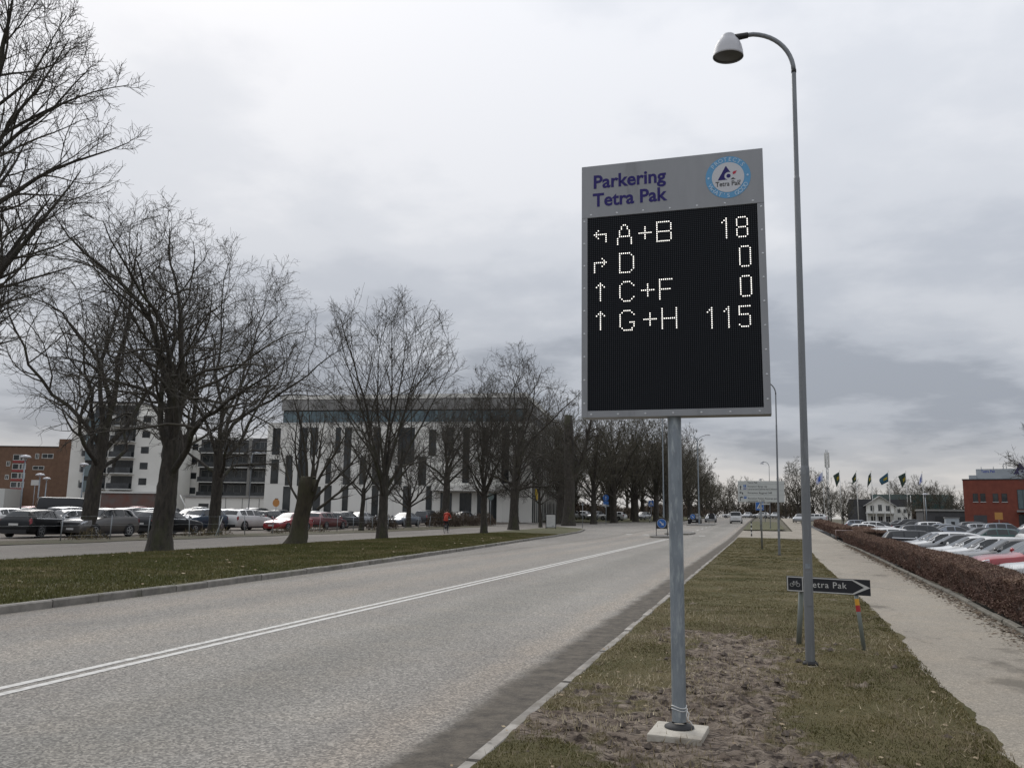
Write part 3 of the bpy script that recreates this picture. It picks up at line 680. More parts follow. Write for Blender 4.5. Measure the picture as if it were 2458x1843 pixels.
Ls = polyline(p0, d0, np.full(10,3.6)*rg.uniform(.8,1.25,10), 11, .07, .05, rg); Rs = np.linspace(.075,.012,11)[None]*np.ones((10,1))*rg.uniform(.7,1.2,(10,1))
cen = np.array([.6,.1,3.9]); rad = np.array([3.2,3.2,3.6])
A2, B2 = spawn(Ls, Rs, 10, .2, 1., (.35,.9), (.3,.55), cen, rad, rg, .15, 7, .1, .6, .011); A3, B3 = spawn(A2, B2, 7, .15, 1., (.35,.9), (.3,.6), cen, rad, rg, .1, 5, .14, .6, .007)
V = []; F = []; b = 0
for v, f in (tubes(Ls,Rs,6), tubes(A2,B2,4), tubes(A3,B3,3)): V.append(v); F.append(f+b); b += len(v)
link('crown', mesh_np('crown', np.concatenate(V), np.concatenate(F)), M_TWIG, pol)
MB().lathe([(0,.02),(.26,.025),(.30,.0)], 14, (.55,.1,3.04)).build('sawn_face', mat('sawn_wood', (.16,.13,.085), .9, col2=(.09,.075,.05), scale=6), pol)
# tall sawn trunk before the grove
st = thing('pollard_tree', 'huge limbless trunk sawn off high up at the grove edge', 'tree', (-22.2, 98.5, .4))
Pp = np.zeros((1,12,3)); Pp[0,:,2] = np.linspace(-.1,13.2,12); Pp[0,:,0] = .12*np.sin(np.linspace(0,4,12)); Rr = np.array([[.95,.74,.68,.66,.64,.62,.62,.60,.60,.58,.56,.52]])
v1, f1 = tubes(Pp, Rr, 12)
side = np.array([[[.3,0,4.8],[.9,.1,6.2],[1.5,.1,7.8],[2.1,.2,9.6],[2.5,.2,11.4],[2.8,.3,13.2]]]); v2, f2 = tubes(side, np.array([[.34,.3,.26,.22,.17,.1]]), 8)
top = np.concatenate([v1, v2, [[Pp[0,-1,0],0,13.25]]]); k = len(v1)-12
F = [tuple(f) for f in f1] + [tuple(f) for f in f2+len(v1)] + [(k+j, k+(j+1)%12, len(top)-1) for j in range(12)]
link('trunk', mesh_np('trunk', top, F, True), M_BARK, st)
rad = np.array([4.5,4.5,4.5]); cen = np.array([2.6,.2,11.])
A2, B2 = spawn(side, np.array([[.34,.3,.26,.22,.17,.1]]), 16, .15, 1., (.5,1.1), (.3,.5), cen, rad, rg, .15, 7, .14, .5, .02); A3, B3 = spawn(A2,B2,9,.15,1.,(.4,1.),(.35,.6),cen,rad,rg,.1,5,.16,.6,.012); A4, B4 = spawn(A3,B3,4,.15,1.,(.4,1.),(.4,.7),cen,rad,rg,.1,4,.16,.6,.010)
V = []; F = []; b = 0
for v, f in (tubes(A2,B2,4), tubes(A3,B3,3), tubes(A4,B4,3)): V.append(v); F.append(f+b); b += len(v)
link('crown', mesh_np('crown', np.concatenate(V), np.concatenate(F)), M_TWIG, st)
# grove along the road beyond the junction: four kinds, copied
GR = [T(201+i, 18.2, 6.0, .46, 6.0, 4.2, limbs=13, spread=(.06,1.05), counts=(10,7,4), rmin=.018, forkt=.5) for i in range(4)]
grove = [(-25.5,108),(-21.8,112),(-28,121),(-21,124),(-31,132),(-18.8,131),(-24,137),(-16.6,139),(-21.5,147),(-16.4,151),(-27,154),(-19,160),(-15.8,165),(-23,170),(-16.2,178),(-20,187),(-15.6,193),(-24,200),(-16.5,208),(-15.5,222),(-21,226),(-16,240),(-15.5,256),(-22,262),(-16,285),(-18,310)]
rnd = random.Random(12)
for i, (x, y) in enumerate(grove):
    tree('bare dark-trunked tree standing in the grove along the far road side', x, y, GR[i % 4], M_BARK, M_TWIGF, rnd.uniform(0,6.28), rnd.uniform(.86,1.06)*(1 if y < 230 else .82), 'trees of the roadside grove')
for i, (x, y) in enumerate([(-45,135),(-52,142),(-40,146),(-60,150),(-48,158),(-36,165),(-44,178),(-33,190),(-40,205),(-35,228)]):
    tree('bare tree deep in the grove behind the roadside row', x, y, GR[(i+1) % 4], M_BARK, M_TWIGF, rnd.uniform(0,6.28), rnd.uniform(.8,.98), 'trees at the back of the grove')
# distant trees right of the road and behind the car park
FT = [T(301, 14, 3, .35, 5.0, 2.4, limbs=10, spread=(.1,1.1), counts=(9,7,4), rmin=.024, forkt=.5), T(302, 17, 4.5, .38, 4.2, 3.4, limbs=10, spread=(.05,.8), counts=(9,7,4), rmin=.024, forkt=.45), T(303, 12, 2, .3, 5.6, 1.2, limbs=11, spread=(.1,1.2), counts=(9,7,4), rmin=.024, forkt=.4)]
far = [(-3.5,330,0,1.15),(-9,345,2,1.2),(3,338,0,1.0),(-14,370,0,1.3),(10.5,262,1,1.12),(15,268,1,.95),(7.5,285,0,1.0),(20,300,0,.95),(-20,390,2,1.4),(24,334,2,.8),(13.5,305,0,1.1),(30,345,0,1.0),(34,330,1,.9),(42,345,0,.95),(46,330,2,1.05),(52,310,0,1.15),(56,300,2,1.1),(60,330,0,1.1),(50,350,1,1.0),(66,320,2,1.0),(2,420,2,1.6),(18,400,0,1.3)]
for i, (x, y, k, s) in enumerate(far):
    lb = ['rounded distant bare tree beyond the end of the road and car park', 'tall narrow distant bare tree behind the flagpoles', 'low broad distant bare tree on the far skyline'][k]
    tree(lb, x, y, FT[k], M_BARK, M_TWIGF, rnd.uniform(0,6.28), s, ['rounded far trees','tall far trees','broad far trees'][k], z=gzl(x,y)-.1)
tree('bare tree overhanging the red brick building from beyond the frame', 24.4, 80.5, T(131, 11.5, 3.2, .3, 5.0, 2.2, limbs=9, spread=(.15,1.2), counts=(10,8,4), rmin=.011), z=-.5)
YT = T(140, 8.5, 2.2, .09, 1.5, 1.8, limbs=9, spread=(.05,.5), counts=(8,5,0), rmin=.012, trop=.2)
for i, (x, y) in enumerate([(13.9,150),(12.4,143),(24.6,160),(11.2,150)]):
    tree('young slim street tree planted among the parked cars near the flags', x, y, YT, M_BARK, M_TWIGF, i*1.3, .9+.08*i, 'young car park trees', z=-.2)
# brown undergrowth at the foot of the grove and the skyline
def scrub(name, label, cx_, cy_, lx, ly, h, n, seed, size=.22, m=M_HEDGE, group=None, cat='shrub'):
    rg = np.random.default_rng(seed); t = thing(name, label, cat, (cx_, cy_, gzl(cx_,cy_)), group=group)
    a = rg.uniform(0,2*np.pi,n); rr = np.sqrt(rg.random(n)); x = lx*rr*np.cos(a); y = ly*rr*np.sin(a)
    top = h*np.sqrt(np.clip(1-rr**2*.85,0,1))*(.6+.8*fbm(x*.9+seed, y*.9, seed)); z = top*rg.random(n)**.6
    d = rg.normal(0,1,(n,3)); d[:,2] = np.abs(d[:,2])+.8; d = unit(d); e = unit(np.cross(d, rg.normal(0,1,(n,3)))); s = size*(.5+rg.random(n)); P = np.stack([x,y,z],-1)
    V = np.stack([P+d*s[:,None], P+e*s[:,None]*.10, P-d*s[:,None], P-e*s[:,None]*.10],1).reshape(-1,3)
    me = mesh_np(name, V, np.arange(n*4).reshape(n,4)); at = me.attributes.new('tone','FLOAT','POINT'); at.data.foreach_set('value', np.repeat(np.clip(rg.normal(.38,.22,n),0,1).astype(np.float32),4))
    o = link('twigs', me, m, t); o['kind'] = 'stuff'
    return t
M_SCRUB = blade_mat('scrub_twigs', [(0,(.05,.038,.029)),(1,(.20,.155,.105)),(.5,(.085,.064,.047)),(.8,(.125,.095,.066))])
for i, (x, y, lx, ly, h, n_) in enumerate([(-30.4,78.5,1.4,3.2,1.7,2600),(-30.2,84,1.3,2.6,1.5,2000),(-30.4,90.5,1.3,3.,1.4,1800)]):
    scrub('shrub', 'brown leafless shrub mass by the fence behind the cyclist', x, y, lx, ly, h, n_, 40+i, .2, M_SCRUB, 'shrubs by the left fence')
for i, (x, y) in enumerate([(-30.8,66.5),(-30.6,63.4)]): scrub('shrub', 'small leafless shrub at the fence by the dark red estate', x, y, .7, 1.0, 1.2, 500, 50+i, .2, M_SCRUB, 'small shrubs at the fence')
for i, (x, y) in enumerate([(-31.2,41.2),(-31.0,43.0),(-30.6,37.3),(-31.0,33.0),(-30.7,49.5),(-30.9,54.6)]): scrub('dry_weeds', 'clump of dry pale weeds at the foot of the fence', x, y, .6, 1.3, .55, 150, 60+i, .17, blade_mat('dry_weed_stalks', [(0,(.06,.05,.03)),(1,(.30,.25,.15)),(.5,(.13,.105,.06))]) if i == 0 else bpy.data.materials['dry_weed_stalks'], 'dry weeds along the fence', 'plant')
for i, (x, y, lx, ly, h, n_) in enumerate([(-26,250,12,30,3.5,3500),(-40,180,14,40,3.0,4200),(-8,400,30,10,7,3500),(6,335,14,8,6,2400),(60,350,30,8,7,3600),(52,322,8,5,4.5,1300)]):
    scrub('thicket', 'dark leafless thicket along the far skyline under the trees', x, y, lx, ly, h, n_, 80+i, 1.1, M_SCRUB, 'far thickets', 'thicket')
# ------------------------------------------------------------------ parking guidance sign
M_GALV = mat('galvanised_steel', (.27,.305,.335), .5, .45, col2=(.19,.215,.24), scale=2.6, detail=8, stretch=(5,5,1.2), col3=(.37,.405,.42), scale3=7, lo3=.5, hi3=.70, bump=.001, bscale=30)
M_GALVD = mat('dull_steel', (.27,.285,.295), .55, .4, col2=(.21,.225,.235), scale=3, detail=6, stretch=(3,3,.6), col3=(.33,.345,.35), scale3=6, lo3=.55, hi3=.75)
M_ALU = mat('grey_powder_coat', (.275,.282,.295), .45, .15, col2=(.24,.246,.258), scale=1.2, detail=6, stretch=(4,4,.8), col3=(.17,.172,.178), scale3=1.2, lo3=.58, hi3=.78)
M_RIVET = mat('rivet_metal', (.50,.51,.52), .35, .7)
M_NAVY = mat('navy_print', (.030,.024,.135), .6, spec=.2)
M_NAVYD = mat('dark_navy_print', (.03,.025,.12), .6)
M_BLUERING = mat('light_blue_print', (.10,.30,.52), .55)
M_WHITEP = mat('white_print', (.52,.53,.56), .55)
M_REDP = mat('red_print', (.42,.02,.05), .55)
M_INK = mat('black_ink', (.02,.02,.022), .6)
M_CONC = mat('pale_concrete', (.46,.43,.37), .9, col2=(.36,.33,.28), scale=7, detail=7, bump=.006, bscale=35, col3=(.20,.17,.13), scale3=3, lo3=.56, hi3=.74)
M_LED = mat('lit_led', (1.,.965,.90), .4, emit=1.4)
M_RUBBER = mat('black_rubber', (.018,.018,.019), .7)
M_BLACKM = mat('black_enamel', (.014,.015,.017), .5)
def led_panel_mat():
    m = bpy.data.materials.new('led_panel'); m.use_nodes = True; t = m.node_tree; b = t.nodes['Principled BSDF']; L = t.links.new
    c = t.nodes.new('ShaderNodeTexCoord'); mp = t.nodes.new('ShaderNodeMapping'); mp.inputs['Scale'].default_value = (1/.0156,)*3; L(c.outputs['Object'], mp.inputs[0])
    fr = t.nodes.new('ShaderNodeVectorMath'); fr.operation = 'FRACTION'; L(mp.outputs[0], fr.inputs[0])
    s = t.nodes.new('ShaderNodeSeparateXYZ'); L(fr.outputs[0], s.inputs[0])
    def mth(op, a, bb):
        n = t.nodes.new('ShaderNodeMath'); n.operation = op
        for i, q in enumerate((a, bb)):
            if isinstance(q, (int,float)): n.inputs[i].default_value = q
            else: L(q, n.inputs[i])
        return n.outputs[0]
    dx = mth('SUBTRACT', s.outputs[0], .5); dz = mth('SUBTRACT', s.outputs[2], .5)
    r = mth('SQRT', mth('ADD', mth('MULTIPLY', dx, dx), mth('MULTIPLY', dz, dz)), 0.)
    f = t.nodes.new('ShaderNodeMapRange'); L(r, f.inputs[0]); f.inputs[1].default_value = .30; f.inputs[2].default_value = .20
    x = t.nodes.new('ShaderNodeMix'); x.data_type = 'RGBA'; L(f.outputs[0], x.inputs[0]); x.inputs[6].default_value = (.005,.006,.008,1); x.inputs[7].default_value = (.045,.049,.056,1)
    L(x.outputs[2], b.inputs['Base Color']); b.inputs['Roughness'].default_value = .7; b.inputs['Specular IOR Level'].default_value = .12
    return m
sg = thing('parking_guidance_sign', 'tall grey parking guidance sign with lit dot-matrix screen on a galvanised post', 'sign', (-.62, 6.43, 0))
MB().tube([(0,0,.13),(0,0,2.40)], .052, 24, False).build('post', M_GALV, sg)
MB().box(-.19,.19,-.21,.21,-.05,.086).build('concrete_footing', M_CONC, sg, (0,-.06,0), R(-4), bev=.012)
MB().lathe([(.052,.120),(.056,.122),(.080,.112),(.104,.100),(.108,.090)], 28).build('rubber_collar', M_RUBBER, sg)
tie = MB()
for z in (.215, .235):
    tie.tube([(.055*math.cos(q), .055*math.sin(q), z+.008*math.sin(q*2)) for q in np.linspace(0,2*math.pi,20)], .0035, 5, False)
tie.tube([(.05,-.03,.225),(.075,-.05,.20),(.07,-.07,.165),(.09,-.06,.14),(.10,-.07,.125)], .003, 5)
tie.tube([(.05,-.03,.222),(.065,-.06,.235),(.06,-.08,.19),(.075,-.085,.15)], .003, 5)
tie.build('cable_tie', mat('white_plastic', (.62,.62,.60), .5), sg)
X0, X1, Z0, Z1 = -.705, .715, 2.352, 4.416          # panel, in the sign's own axes
FY = -.10                                             # front face
SX0, SX1, SZ0, SZ1 = -.658, .662, 2.402, 3.976       # screen
cab = MB(); cab.box(X0, X1, FY+.012, FY+.17, Z0, Z1); cab.build('cabinet', M_ALU, sg, bev=.004)
MB().box(X0, X1, FY, FY+.0125, SZ1, Z1).build('header_plate', M_ALU, sg, bev=.002)
fr = MB(); fr.box(X0, SX0, FY, FY+.0125, Z0, SZ1-.002); fr.box(SX1, X1, FY, FY+.0125, Z0, SZ1-.002); fr.box(SX0+.001, SX1-.001, FY, FY+.0125, Z0, SZ0)
fr.build('screen_frame', M_ALU, sg)
scr = MB().box(SX0, SX1, FY+.006, FY+.0118, SZ0, SZ1-.001).build('screen', led_panel_mat(), sg)
# rivets round the screen
rv = []
for x in np.linspace(SX0+.03, SX1-.03, 7): rv += [(x, SZ1+.022), (x, Z0+.022)]
for z in np.linspace(SZ0+.06, SZ1-.03, 9): rv += [(X0+.022, z), (X1-.024, z)]
rme = MB().add([(.008*math.cos(q), 0, .008*math.sin(q)) for q in np.linspace(0,2*math.pi,9)[:-1]]+[(0,-.005,0)], [(i,(i+1)%8,8) for i in range(8)], True).mesh('rivet')
for x, z in rv: link('rivet', rme, M_RIVET, sg, (x, FY-.0005, z))
sign_text('Parkering', -.612, FY-.002, 4.222, .155, M_NAVY, sg, .026, sx=.985)
sign_text('Tetra Pak', -.612, FY-.002, 4.068, .155, M_NAVY, sg, .026, sx=.96)
# round emblem
LX, LZ = .452, 4.206
em = MB().disc((LX, FY-.0015, LZ), .170, 48).build('emblem', M_BLUERING, sg)
def kid(mb, name, m): return mb.build(name, m, em)
kid(MB().disc((LX, FY-.0030, LZ), .122, 48), 'emblem_disc', M_WHITEP)
def arc_text(txt, r, a0, a1, size, inward):
    n = len(txt)
    for i, ch in enumerate(txt):
        if ch == ' ': continue
        a = a0+(a1-a0)*i/(n-1); x, z = LX+r*math.sin(a), LZ+r*math.cos(a)
        me = text_mesh(ch, size, .012, 'CENTER'); o = link('emblem_letter', me, M_BLW, em)
        rot = a if not inward else a+math.pi
        o.rotation_euler = (R(90), rot, 0)
        # centre the glyph's height on the ring
        dz = -.36*size; o.location = (x+dz*math.sin(rot), FY-.0032, z+dz*math.cos(rot))
M_BLW = mat('pale_blue_print', (.42,.56,.70), .55)
arc_text('PROTECTS', .147, R(-50), R(50), .046, False)
arc_text("WHAT'S GOOD", .147, R(180+62), R(180-62), .046, True)
for s in (-1, 1): kid(MB().disc((LX+s*.147, FY-.0032, LZ+.004), .0085, 12), 'emblem_dot', M_BLW)
tri = [(-.078,-.022),(-.014,.092),(.022,.038)]
q = [(.004+.031*math.cos(a), .010+.031*math.sin(a)) for a in np.linspace(R(62), R(255), 16)]
poly = [(-.078,-.020),(-.014,.094),(.020,.036)] + q[0:] + [(-.024,-.020)]
kid(MB().add([(LX+x, FY-.0042, LZ+z) for x, z in poly], [tuple(range(len(poly)))]), 'emblem_triangle', M_NAVY)
kid(MB().disc((LX+.004, FY-.0042, LZ+.010), .016, 20), 'emblem_eye', M_NAVY)
kid(MB().add([(LX+x, FY-.0042, LZ+z) for x, z in [(.040,.018),(.034,.034),(.044,.043),(.068,.048),(.056,.024)]], [(0,1,2,3,4)]), 'emblem_flame', M_REDP)
kid(MB().add([(LX+x, FY-.0042, LZ+z) for x, z in [(.018,-.022),(.036,-.006),(.058,-.020)]], [(0,1,2)]), 'emblem_tail', M_INK)
sign_text('Tetra Pak', LX-.002, FY-.0042, LZ-.071, .055, M_INK, em, .012, 'CENTER', sx=.86)
sign_text('®', LX+.088, FY-.0042, LZ-.046, .022, M_INK, em, 0, 'CENTER')
# lit characters: every dot a small disc, one mesh for each character
GL = {
'A': '...##...|..#..#..|..#..#..|.#....#.|.#....#.|.#....#.|.######.|#......#|#......#|#......#|#......#',
'B': '#######.|#......#|#......#|#......#|#......#|#######.|#......#|#......#|#......#|#......#|#######.',
'C': '..####..|.#....#.|#......#|#.......|#.......|#.......|#.......|#.......|#......#|.#....#.|..####..',
'D': '######..|#.....#.|#......#|#......#|#......#|#......#|#......#|#......#|#......#|#.....#.|######..',
'F': '#######|#......|#......|#......|#......|######.|#......|#......|#......|#......|#......',
'G': '..####..|.#....#.|#......#|#.......|#.......|#.......|#....###|#......#|#......#|.#....#.|..#####.',
'H': '#......#|#......#|#......#|#......#|#......#|########|#......#|#......#|#......#|#......#|#......#',
'+': '.......|.......|...#...|...#...|...#...|#######|...#...|...#...|...#...|.......|.......',
'1': '..#|.##|#.#|..#|..#|..#|..#|..#|..#|..#|..#',
'8': '.####.|#....#|#....#|#....#|#....#|.####.|#....#|#....#|#....#|#....#|.####.',
'0': '.####.|#....#|#....#|#....#|#....#|#....#|#....#|#....#|#....#|#....#|.####.',
'5': '######|#.....|#.....|#.....|#####.|.....#|.....#|.....#|.....#|#....#|.####.',
'<': '.......|.......|..#....|.#.....|#######|.#....#|..#...#|......#|......#|.......|.......',
'>': '.......|.......|....#..|.....#.|#######|#....#.|#...#..|#......|#......|#......|.......',
'^': '...#...|..###..|.#.#.#.|...#...|...#...|...#...|...#...|...#...|...#...|...#...|.......'}
PT = .0156
dotp = [(.0046*math.cos(q), .0046*math.sin(q)) for q in np.linspace(0,2*math.pi,9)[:-1]]
def led_char(ch, col, ztop):
    mb = MB(); rows = GL[ch].split('|')
    for r_, line in enumerate(rows):
        for c_, v in enumerate(line):
            if v == '#':
                x = math.floor(SX0/PT)*PT + (col+c_+.5)*PT; z = (round(ztop/PT)-r_+.5)*PT
                mb.add([(x+a, FY+.0045, z+b) for a, b in dotp], [tuple(range(8))])
    mb.build('led_character', M_LED, sg)
for zt, items in ((3.882, [('<',4),('A',16),('+',27),('B',36),('1',68),('8',75)]), (3.648, [('>',4),('D',17),('0',76)]), (3.416, [('^',4),('C',17),('+',28),('F',37),('0',76)]), (3.182, [('^',4),('G',17),('+',29),('H',38),('1',60),('1',68),('5',75)])):
    for ch, col in items: led_char(ch, col, zt if ch not in '018 5' else zt-.016)

# ------------------------------------------------------------------ street lamps
M_SHADE = mat('pale_lamp_shade', (.50,.50,.52), .5, .1, col2=(.42,.42,.44), scale=3)
M_LAMPIN = mat('lamp_lens', (.055,.055,.058), .35)
M_LPOST = mat('lamp_post_steel', (.205,.215,.225), .5, .45, col2=(.17,.18,.19), scale=2, detail=6, stretch=(4,4,.7), col3=(.25,.265,.275), scale3=3.5, lo3=.55, hi3=.75)
def street_lamp(label, x, y, group=None, flip=1., detail=True, lean=.012):
    t = thing('street_lamp', label, 'street lamp', (x, y, gzl(x,y)+.04), 0, group)
    def px(z): return lean*z
    p = MB(); p.tube([(px(0),0,0),(px(2.1),0,2.06)], [.050,.048], 16, False); p.tube([(px(2.0),0,2.04),(px(2.1),0,2.10),(px(2.14),0,2.14)], [.0485,.0485,.041], 16, False)
    p.tube([(px(2.1),0,2.12),(px(5.5),0,5.5)], [.0415,.033], 16, False); p.tube([(px(5.5),0,5.5),(px(5.54),0,5.54)], [.0335,.027], 16, False)
    p.tube([(px(5.54),0,5.52),(px(6.86),0,6.86)], [.0275,.0255], 14, False)
    p.build('post', M_LPOST, t)
    c0 = Vector((px(6.86),0,6.86)); arc = [c0 + Vector((-flip*(.0+.56*(1-math.cos(a))*.98), 0, .56*math.sin(a))) for a in np.linspace(0, R(80), 12)]
    arc.append(arc[-1] + Vector((-flip*.16,0,.004)))
    MB().tube(arc, .027, 12).build('arm', M_LPOST, t)
    MB().tube([(px(6.86),0,6.84),(px(6.88),0,6.88)], .0295, 14).build('collar', M_RUBBER, t)
    e = arc[-1]; MB().tube([e+Vector((flip*.10,0,-.004)), e+Vector((-flip*.06,0,-.012))], [.036,.042], 10).build('clamp', M_BLACKM, t)
    h = link('lamp_shade', MB().lathe([(.030,.035),(.070,.024),(.086,.004),(.094,-.020),(.134,-.068),(.160,-.125),(.175,-.185),(.182,-.238),(.186,-.258),(.181,-.262)], 32, (0,0,0)).mesh('lamp_shade'), M_SHADE, t, tuple(e+Vector((-flip*.13,0,.01))))
    h.rotation_euler = (R(3), flip*R(3), 0)
    ln = link('lens', MB().lathe([(.180,-.244),(.12,-.252),(.0,-.256)], 24).mesh('lens'), M_LAMPIN, h)
    if detail:
        MB().lathe([(.062,.045),(.075,.03),(.085,.004),(.0,.0)], 20).build('base_sleeve', M_RUBBER, t)
        MB().lathe([(.0,.004),(.115,.005),(.13,-.004),(.14,-.05)], 18).build('concrete_collar', mat('weathered_concrete', (.30,.27,.21), .9, col2=(.18,.16,.12), scale=8, detail=6), t)
        MB().box(px(1)-.026,px(1)+.026,-.0535,-.047,.62,.98).build('service_door', M_LPOST, t, bev=.003)
        MB().box(px(1)-.028,px(1)+.028,-.0502,-.045,1.02,1.07).build('faded_sticker', M_GALV, t)
    return t
street_lamp('tall grey street lamp with pale bell shade right behind the bicycle sign', .455, 9.82, 'street lamps with bell shades')
street_lamp('grey bell-shaded street lamp on the verge behind the white direction board', .67, 37.3, 'street lamps with bell shades')
street_lamp('bell-shaded street lamp on the second verge beyond the crossing', .9, 97, 'street lamps with bell shades', detail=False)
street_lamp('bell-shaded street lamp far up the right roadside', .6, 150, 'street lamps with bell shades', detail=False)
def twin_lamp(label, x, y, H=11., arms=(-1,1), group=None):
    t = thing('road_lamp', label, 'street lamp', (x, y, gzl(x,y)+.1), 0, group)
    MB().tube([(0,0,0),(0,0,H*.5),(0,0,H-.9)], [.11,.085,.06], 10, False).build('post', M_GALV, t)
    for s in arms:
        pts = [(s*1.15*(1-math.cos(a)), 0, H-.9+1.0*math.sin(a)) for a in np.linspace(0,R(85),9)]
        MB().tube(pts, [.05]*6+[.045]*3, 8).build('arm', M_GALV, t)
        hx = pts[-1][0]; b = MB(); b.add([(hx+s*v[0], v[1], H+.1+v[2]) for v in [(0,-.10,0),(.75,-.13,-.02),(.75,.13,-.02),(0,.10,0),(0,-.08,.12),(.6,-.09,.14),(.6,.09,.14),(0,.08,.12)]], [(0,3,2,1),(4,5,6,7),(0,1,5,4),(1,2,6,5),(2,3,7,6),(3,0,4,7)])
        b.build('lamp_head', M_SHADE, t)
    return t
twin_lamp('two-armed road lamp on the traffic island beside the dark car', -8.3, 119., 12.2, group='tall road lamps')
twin_lamp('single-armed road lamp rising among the grove trees', -12.6, 114., 15.5, (-1,), 'tall road lamps')

# ------------------------------------------------------------------ bicycle direction sign
M_SIGNBLK = mat('sign_black', (.010,.011,.016), .5)
M_SIGNWHT = mat('sign_white', (.50,.50,.48), .55)
M_WPOST = mat('weathered_post', (.24,.26,.25), .6, .35, col2=(.18,.20,.18), scale=3, detail=6, stretch=(3,3,.5), col3=(.10,.115,.075), scale3=4, lo3=.55, hi3=.75)
bs = thing('direction_sign', 'black arrow-shaped bicycle direction sign on two leaning posts', 'sign', (.76, 11.2, .06), R(-3))
BW, BZ0, BZ1 = .485, .635, .825
rz0 = lambda x: -.018*(x+BW)/(2*BW)            # slight droop to the right
pl = MB().prism([(-BW,BZ0),(BW,BZ0-.018),(BW,BZ1-.018),(-BW,BZ1)], -.01, .012).build('board', M_SIGNBLK, bs, bev=.003)
def bpoly(pts, m, name, y=-.0125): return MB().add([(x, y, z+rz0(x)) for x, z in pts], [tuple(range(len(pts)))]).build(name, m, pl)
b_ = .012; zA, zB = BZ0+.006, BZ1-.006
bpoly([(-BW+.006,zA),(BW-.20,zA),(BW-.20,zA+b_),(-BW+.006,zA+b_)], M_SIGNWHT, 'border_bar')
bpoly([(-BW+.006,zB-b_),(BW-.20,zB-b_),(BW-.20,zB),(-BW+.006,zB)], M_SIGNWHT, 'border_bar')
bpoly([(-BW+.006,zA),(-BW+.006+b_,zA),(-BW+.006+b_,zB),(-BW+.006,zB)], M_SIGNWHT, 'border_bar', -.0127)
bpoly([(-BW+.185,zA),(-BW+.195,zA),(-BW+.195,zB),(-BW+.185,zB)], M_SIGNWHT, 'border_bar', -.0129)
zm = (BZ0+BZ1)/2
ch = MB()
for a, c in (((BW-.205,zA),(BW-.165,zA)), ((BW-.205,zB),(BW-.165,zB))):
    zi = zA+b_ if a[1] < zm else zB-b_
    P_ = [(a[0], a[1]), (a[0]+.01, a[1]), (BW-.002, zm), (BW-.072, zm), (a[0], zi)]
    ch.add([(x, -.0131, z+rz0(x)) for x, z in P_], [tuple(range(5))])
ch.build('arrow_chevron', M_SIGNWHT, pl)
sign_text('Tetra Pak', -BW+.235, -.0132, zm-.036, .105, M_SIGNWHT, pl, .004, spacing=1.12)
bk = MB()
cx_, cz_ = -BW+.10, zm-.012
for s in (-1, 1):
    pts = [(cx_+s*.036+.021*math.cos(q), -.013, cz_+.021*math.sin(q)) for q in np.linspace(0,2*math.pi,17)]; bk.tube(pts, .0024, 4, False)
for a, c in (((-.036,0),(-.014,.034)),((-.014,.034),(.022,.034)),((.022,.034),(-.002,.0)),((-.002,0),(-.036,0)),((-.002,0),(-.016,.040)),((.036,0),(.020,.046)),((.020,.046),(.030,.048)),((-.024,.041),(-.008,.041))):
    bk.tube([(cx_+a[0],-.0131,cz_+a[1]),(cx_+c[0],-.0131,cz_+c[1])], .0024, 4)
bk.build('bicycle_symbol', M_SIGNWHT, pl)
def leanpost(p0, p1, r): return MB().tube([p0, p1], r, 14).build('post', M_WPOST, bs)
leanpost((-.375,.10,-.1),(-.30,.045,.81),.032)
pr = leanpost((.385,-.06,-.1),(.305,.045,.79),.0245)
def band(z0, z1, m):
    f = lambda z: (.385+(.305-.385)*(z+.1)/.89, -.06+.105*(z+.1)/.89, z)
    MB().tube([f(z0), f(z1)], .0258, 14, False).build('reflective_band', m, pr)
band(.50,.575, mat('yellow_reflector', (.60,.30,.02), .5)); band(.425,.50, mat('red_reflector', (.38,.015,.02), .5))

# ------------------------------------------------------------------ white direction board
M_BOARDW = mat('white_board', (.50,.52,.50), .5, col2=(.46,.48,.47), scale=1.2)
M_BLUEP = mat('traffic_blue', (.02,.10,.34), .5, col2=(.025,.12,.36), scale=2)
db = thing('direction_board', 'white multi-panel direction board on steel posts over the verge', 'sign', (0, 44.2, .09))
MB().box(-1.10,1.13,-.02,.02,2.28,3.34).build('frame', M_GALVD, db)
zz_ = [(3.185,3.345),(2.865,3.178),(2.630,2.858),(2.285,2.623)]
for a, b in zz_: MB().box(-1.115,1.145,-.032,-.021,a,b).build('panel', M_BOARDW, db, bev=.004)
for x in (-.02,.82): MB().tube([(x,.06,-.1),(x,.06,3.3)], .045, 12).build('post', M_GALVD, db)
for txt, z, s, x in (('Tetra Pak',3.225,.125,-.64),('Reception Borgs väg',3.035,.115,-.64),('Leveranser/Deliveries/Cafeteria',2.90,.115,-.64),('Reception Byggnad 248',2.705,.125,-.64),('Reception Ruben Rausings gata',2.43,.115,-.64),('Leveranser > 500',2.315,.115,-.64)):
    sign_text(txt, x, -.0345, z, s, M_INK, db, .004)
def arrow(pts): MB().add([(x,-.0345,z) for x, z in pts], [tuple(range(len(pts)))]).build('arrow', M_INK, db)
arrow([(-1.0,2.90),(-.96,2.90),(-.96,3.03),(-.92,3.03),(-.98,3.12),(-1.04,3.03),(-1.0,3.03)])
arrow([(-.90,2.665),(-.86,2.665),(-.87,2.74),(-.90,2.775),(-.98,2.775),(-.98,2.81),(-1.06,2.755),(-.98,2.70),(-.98,2.735),(-.92,2.735)])
arrow([(-1.03,2.33),(-.99,2.33),(-.99,2.50),(-.94,2.50),(-.94,2.465),(-.87,2.52),(-.94,2.575),(-.94,2.54),(-1.03,2.54)])
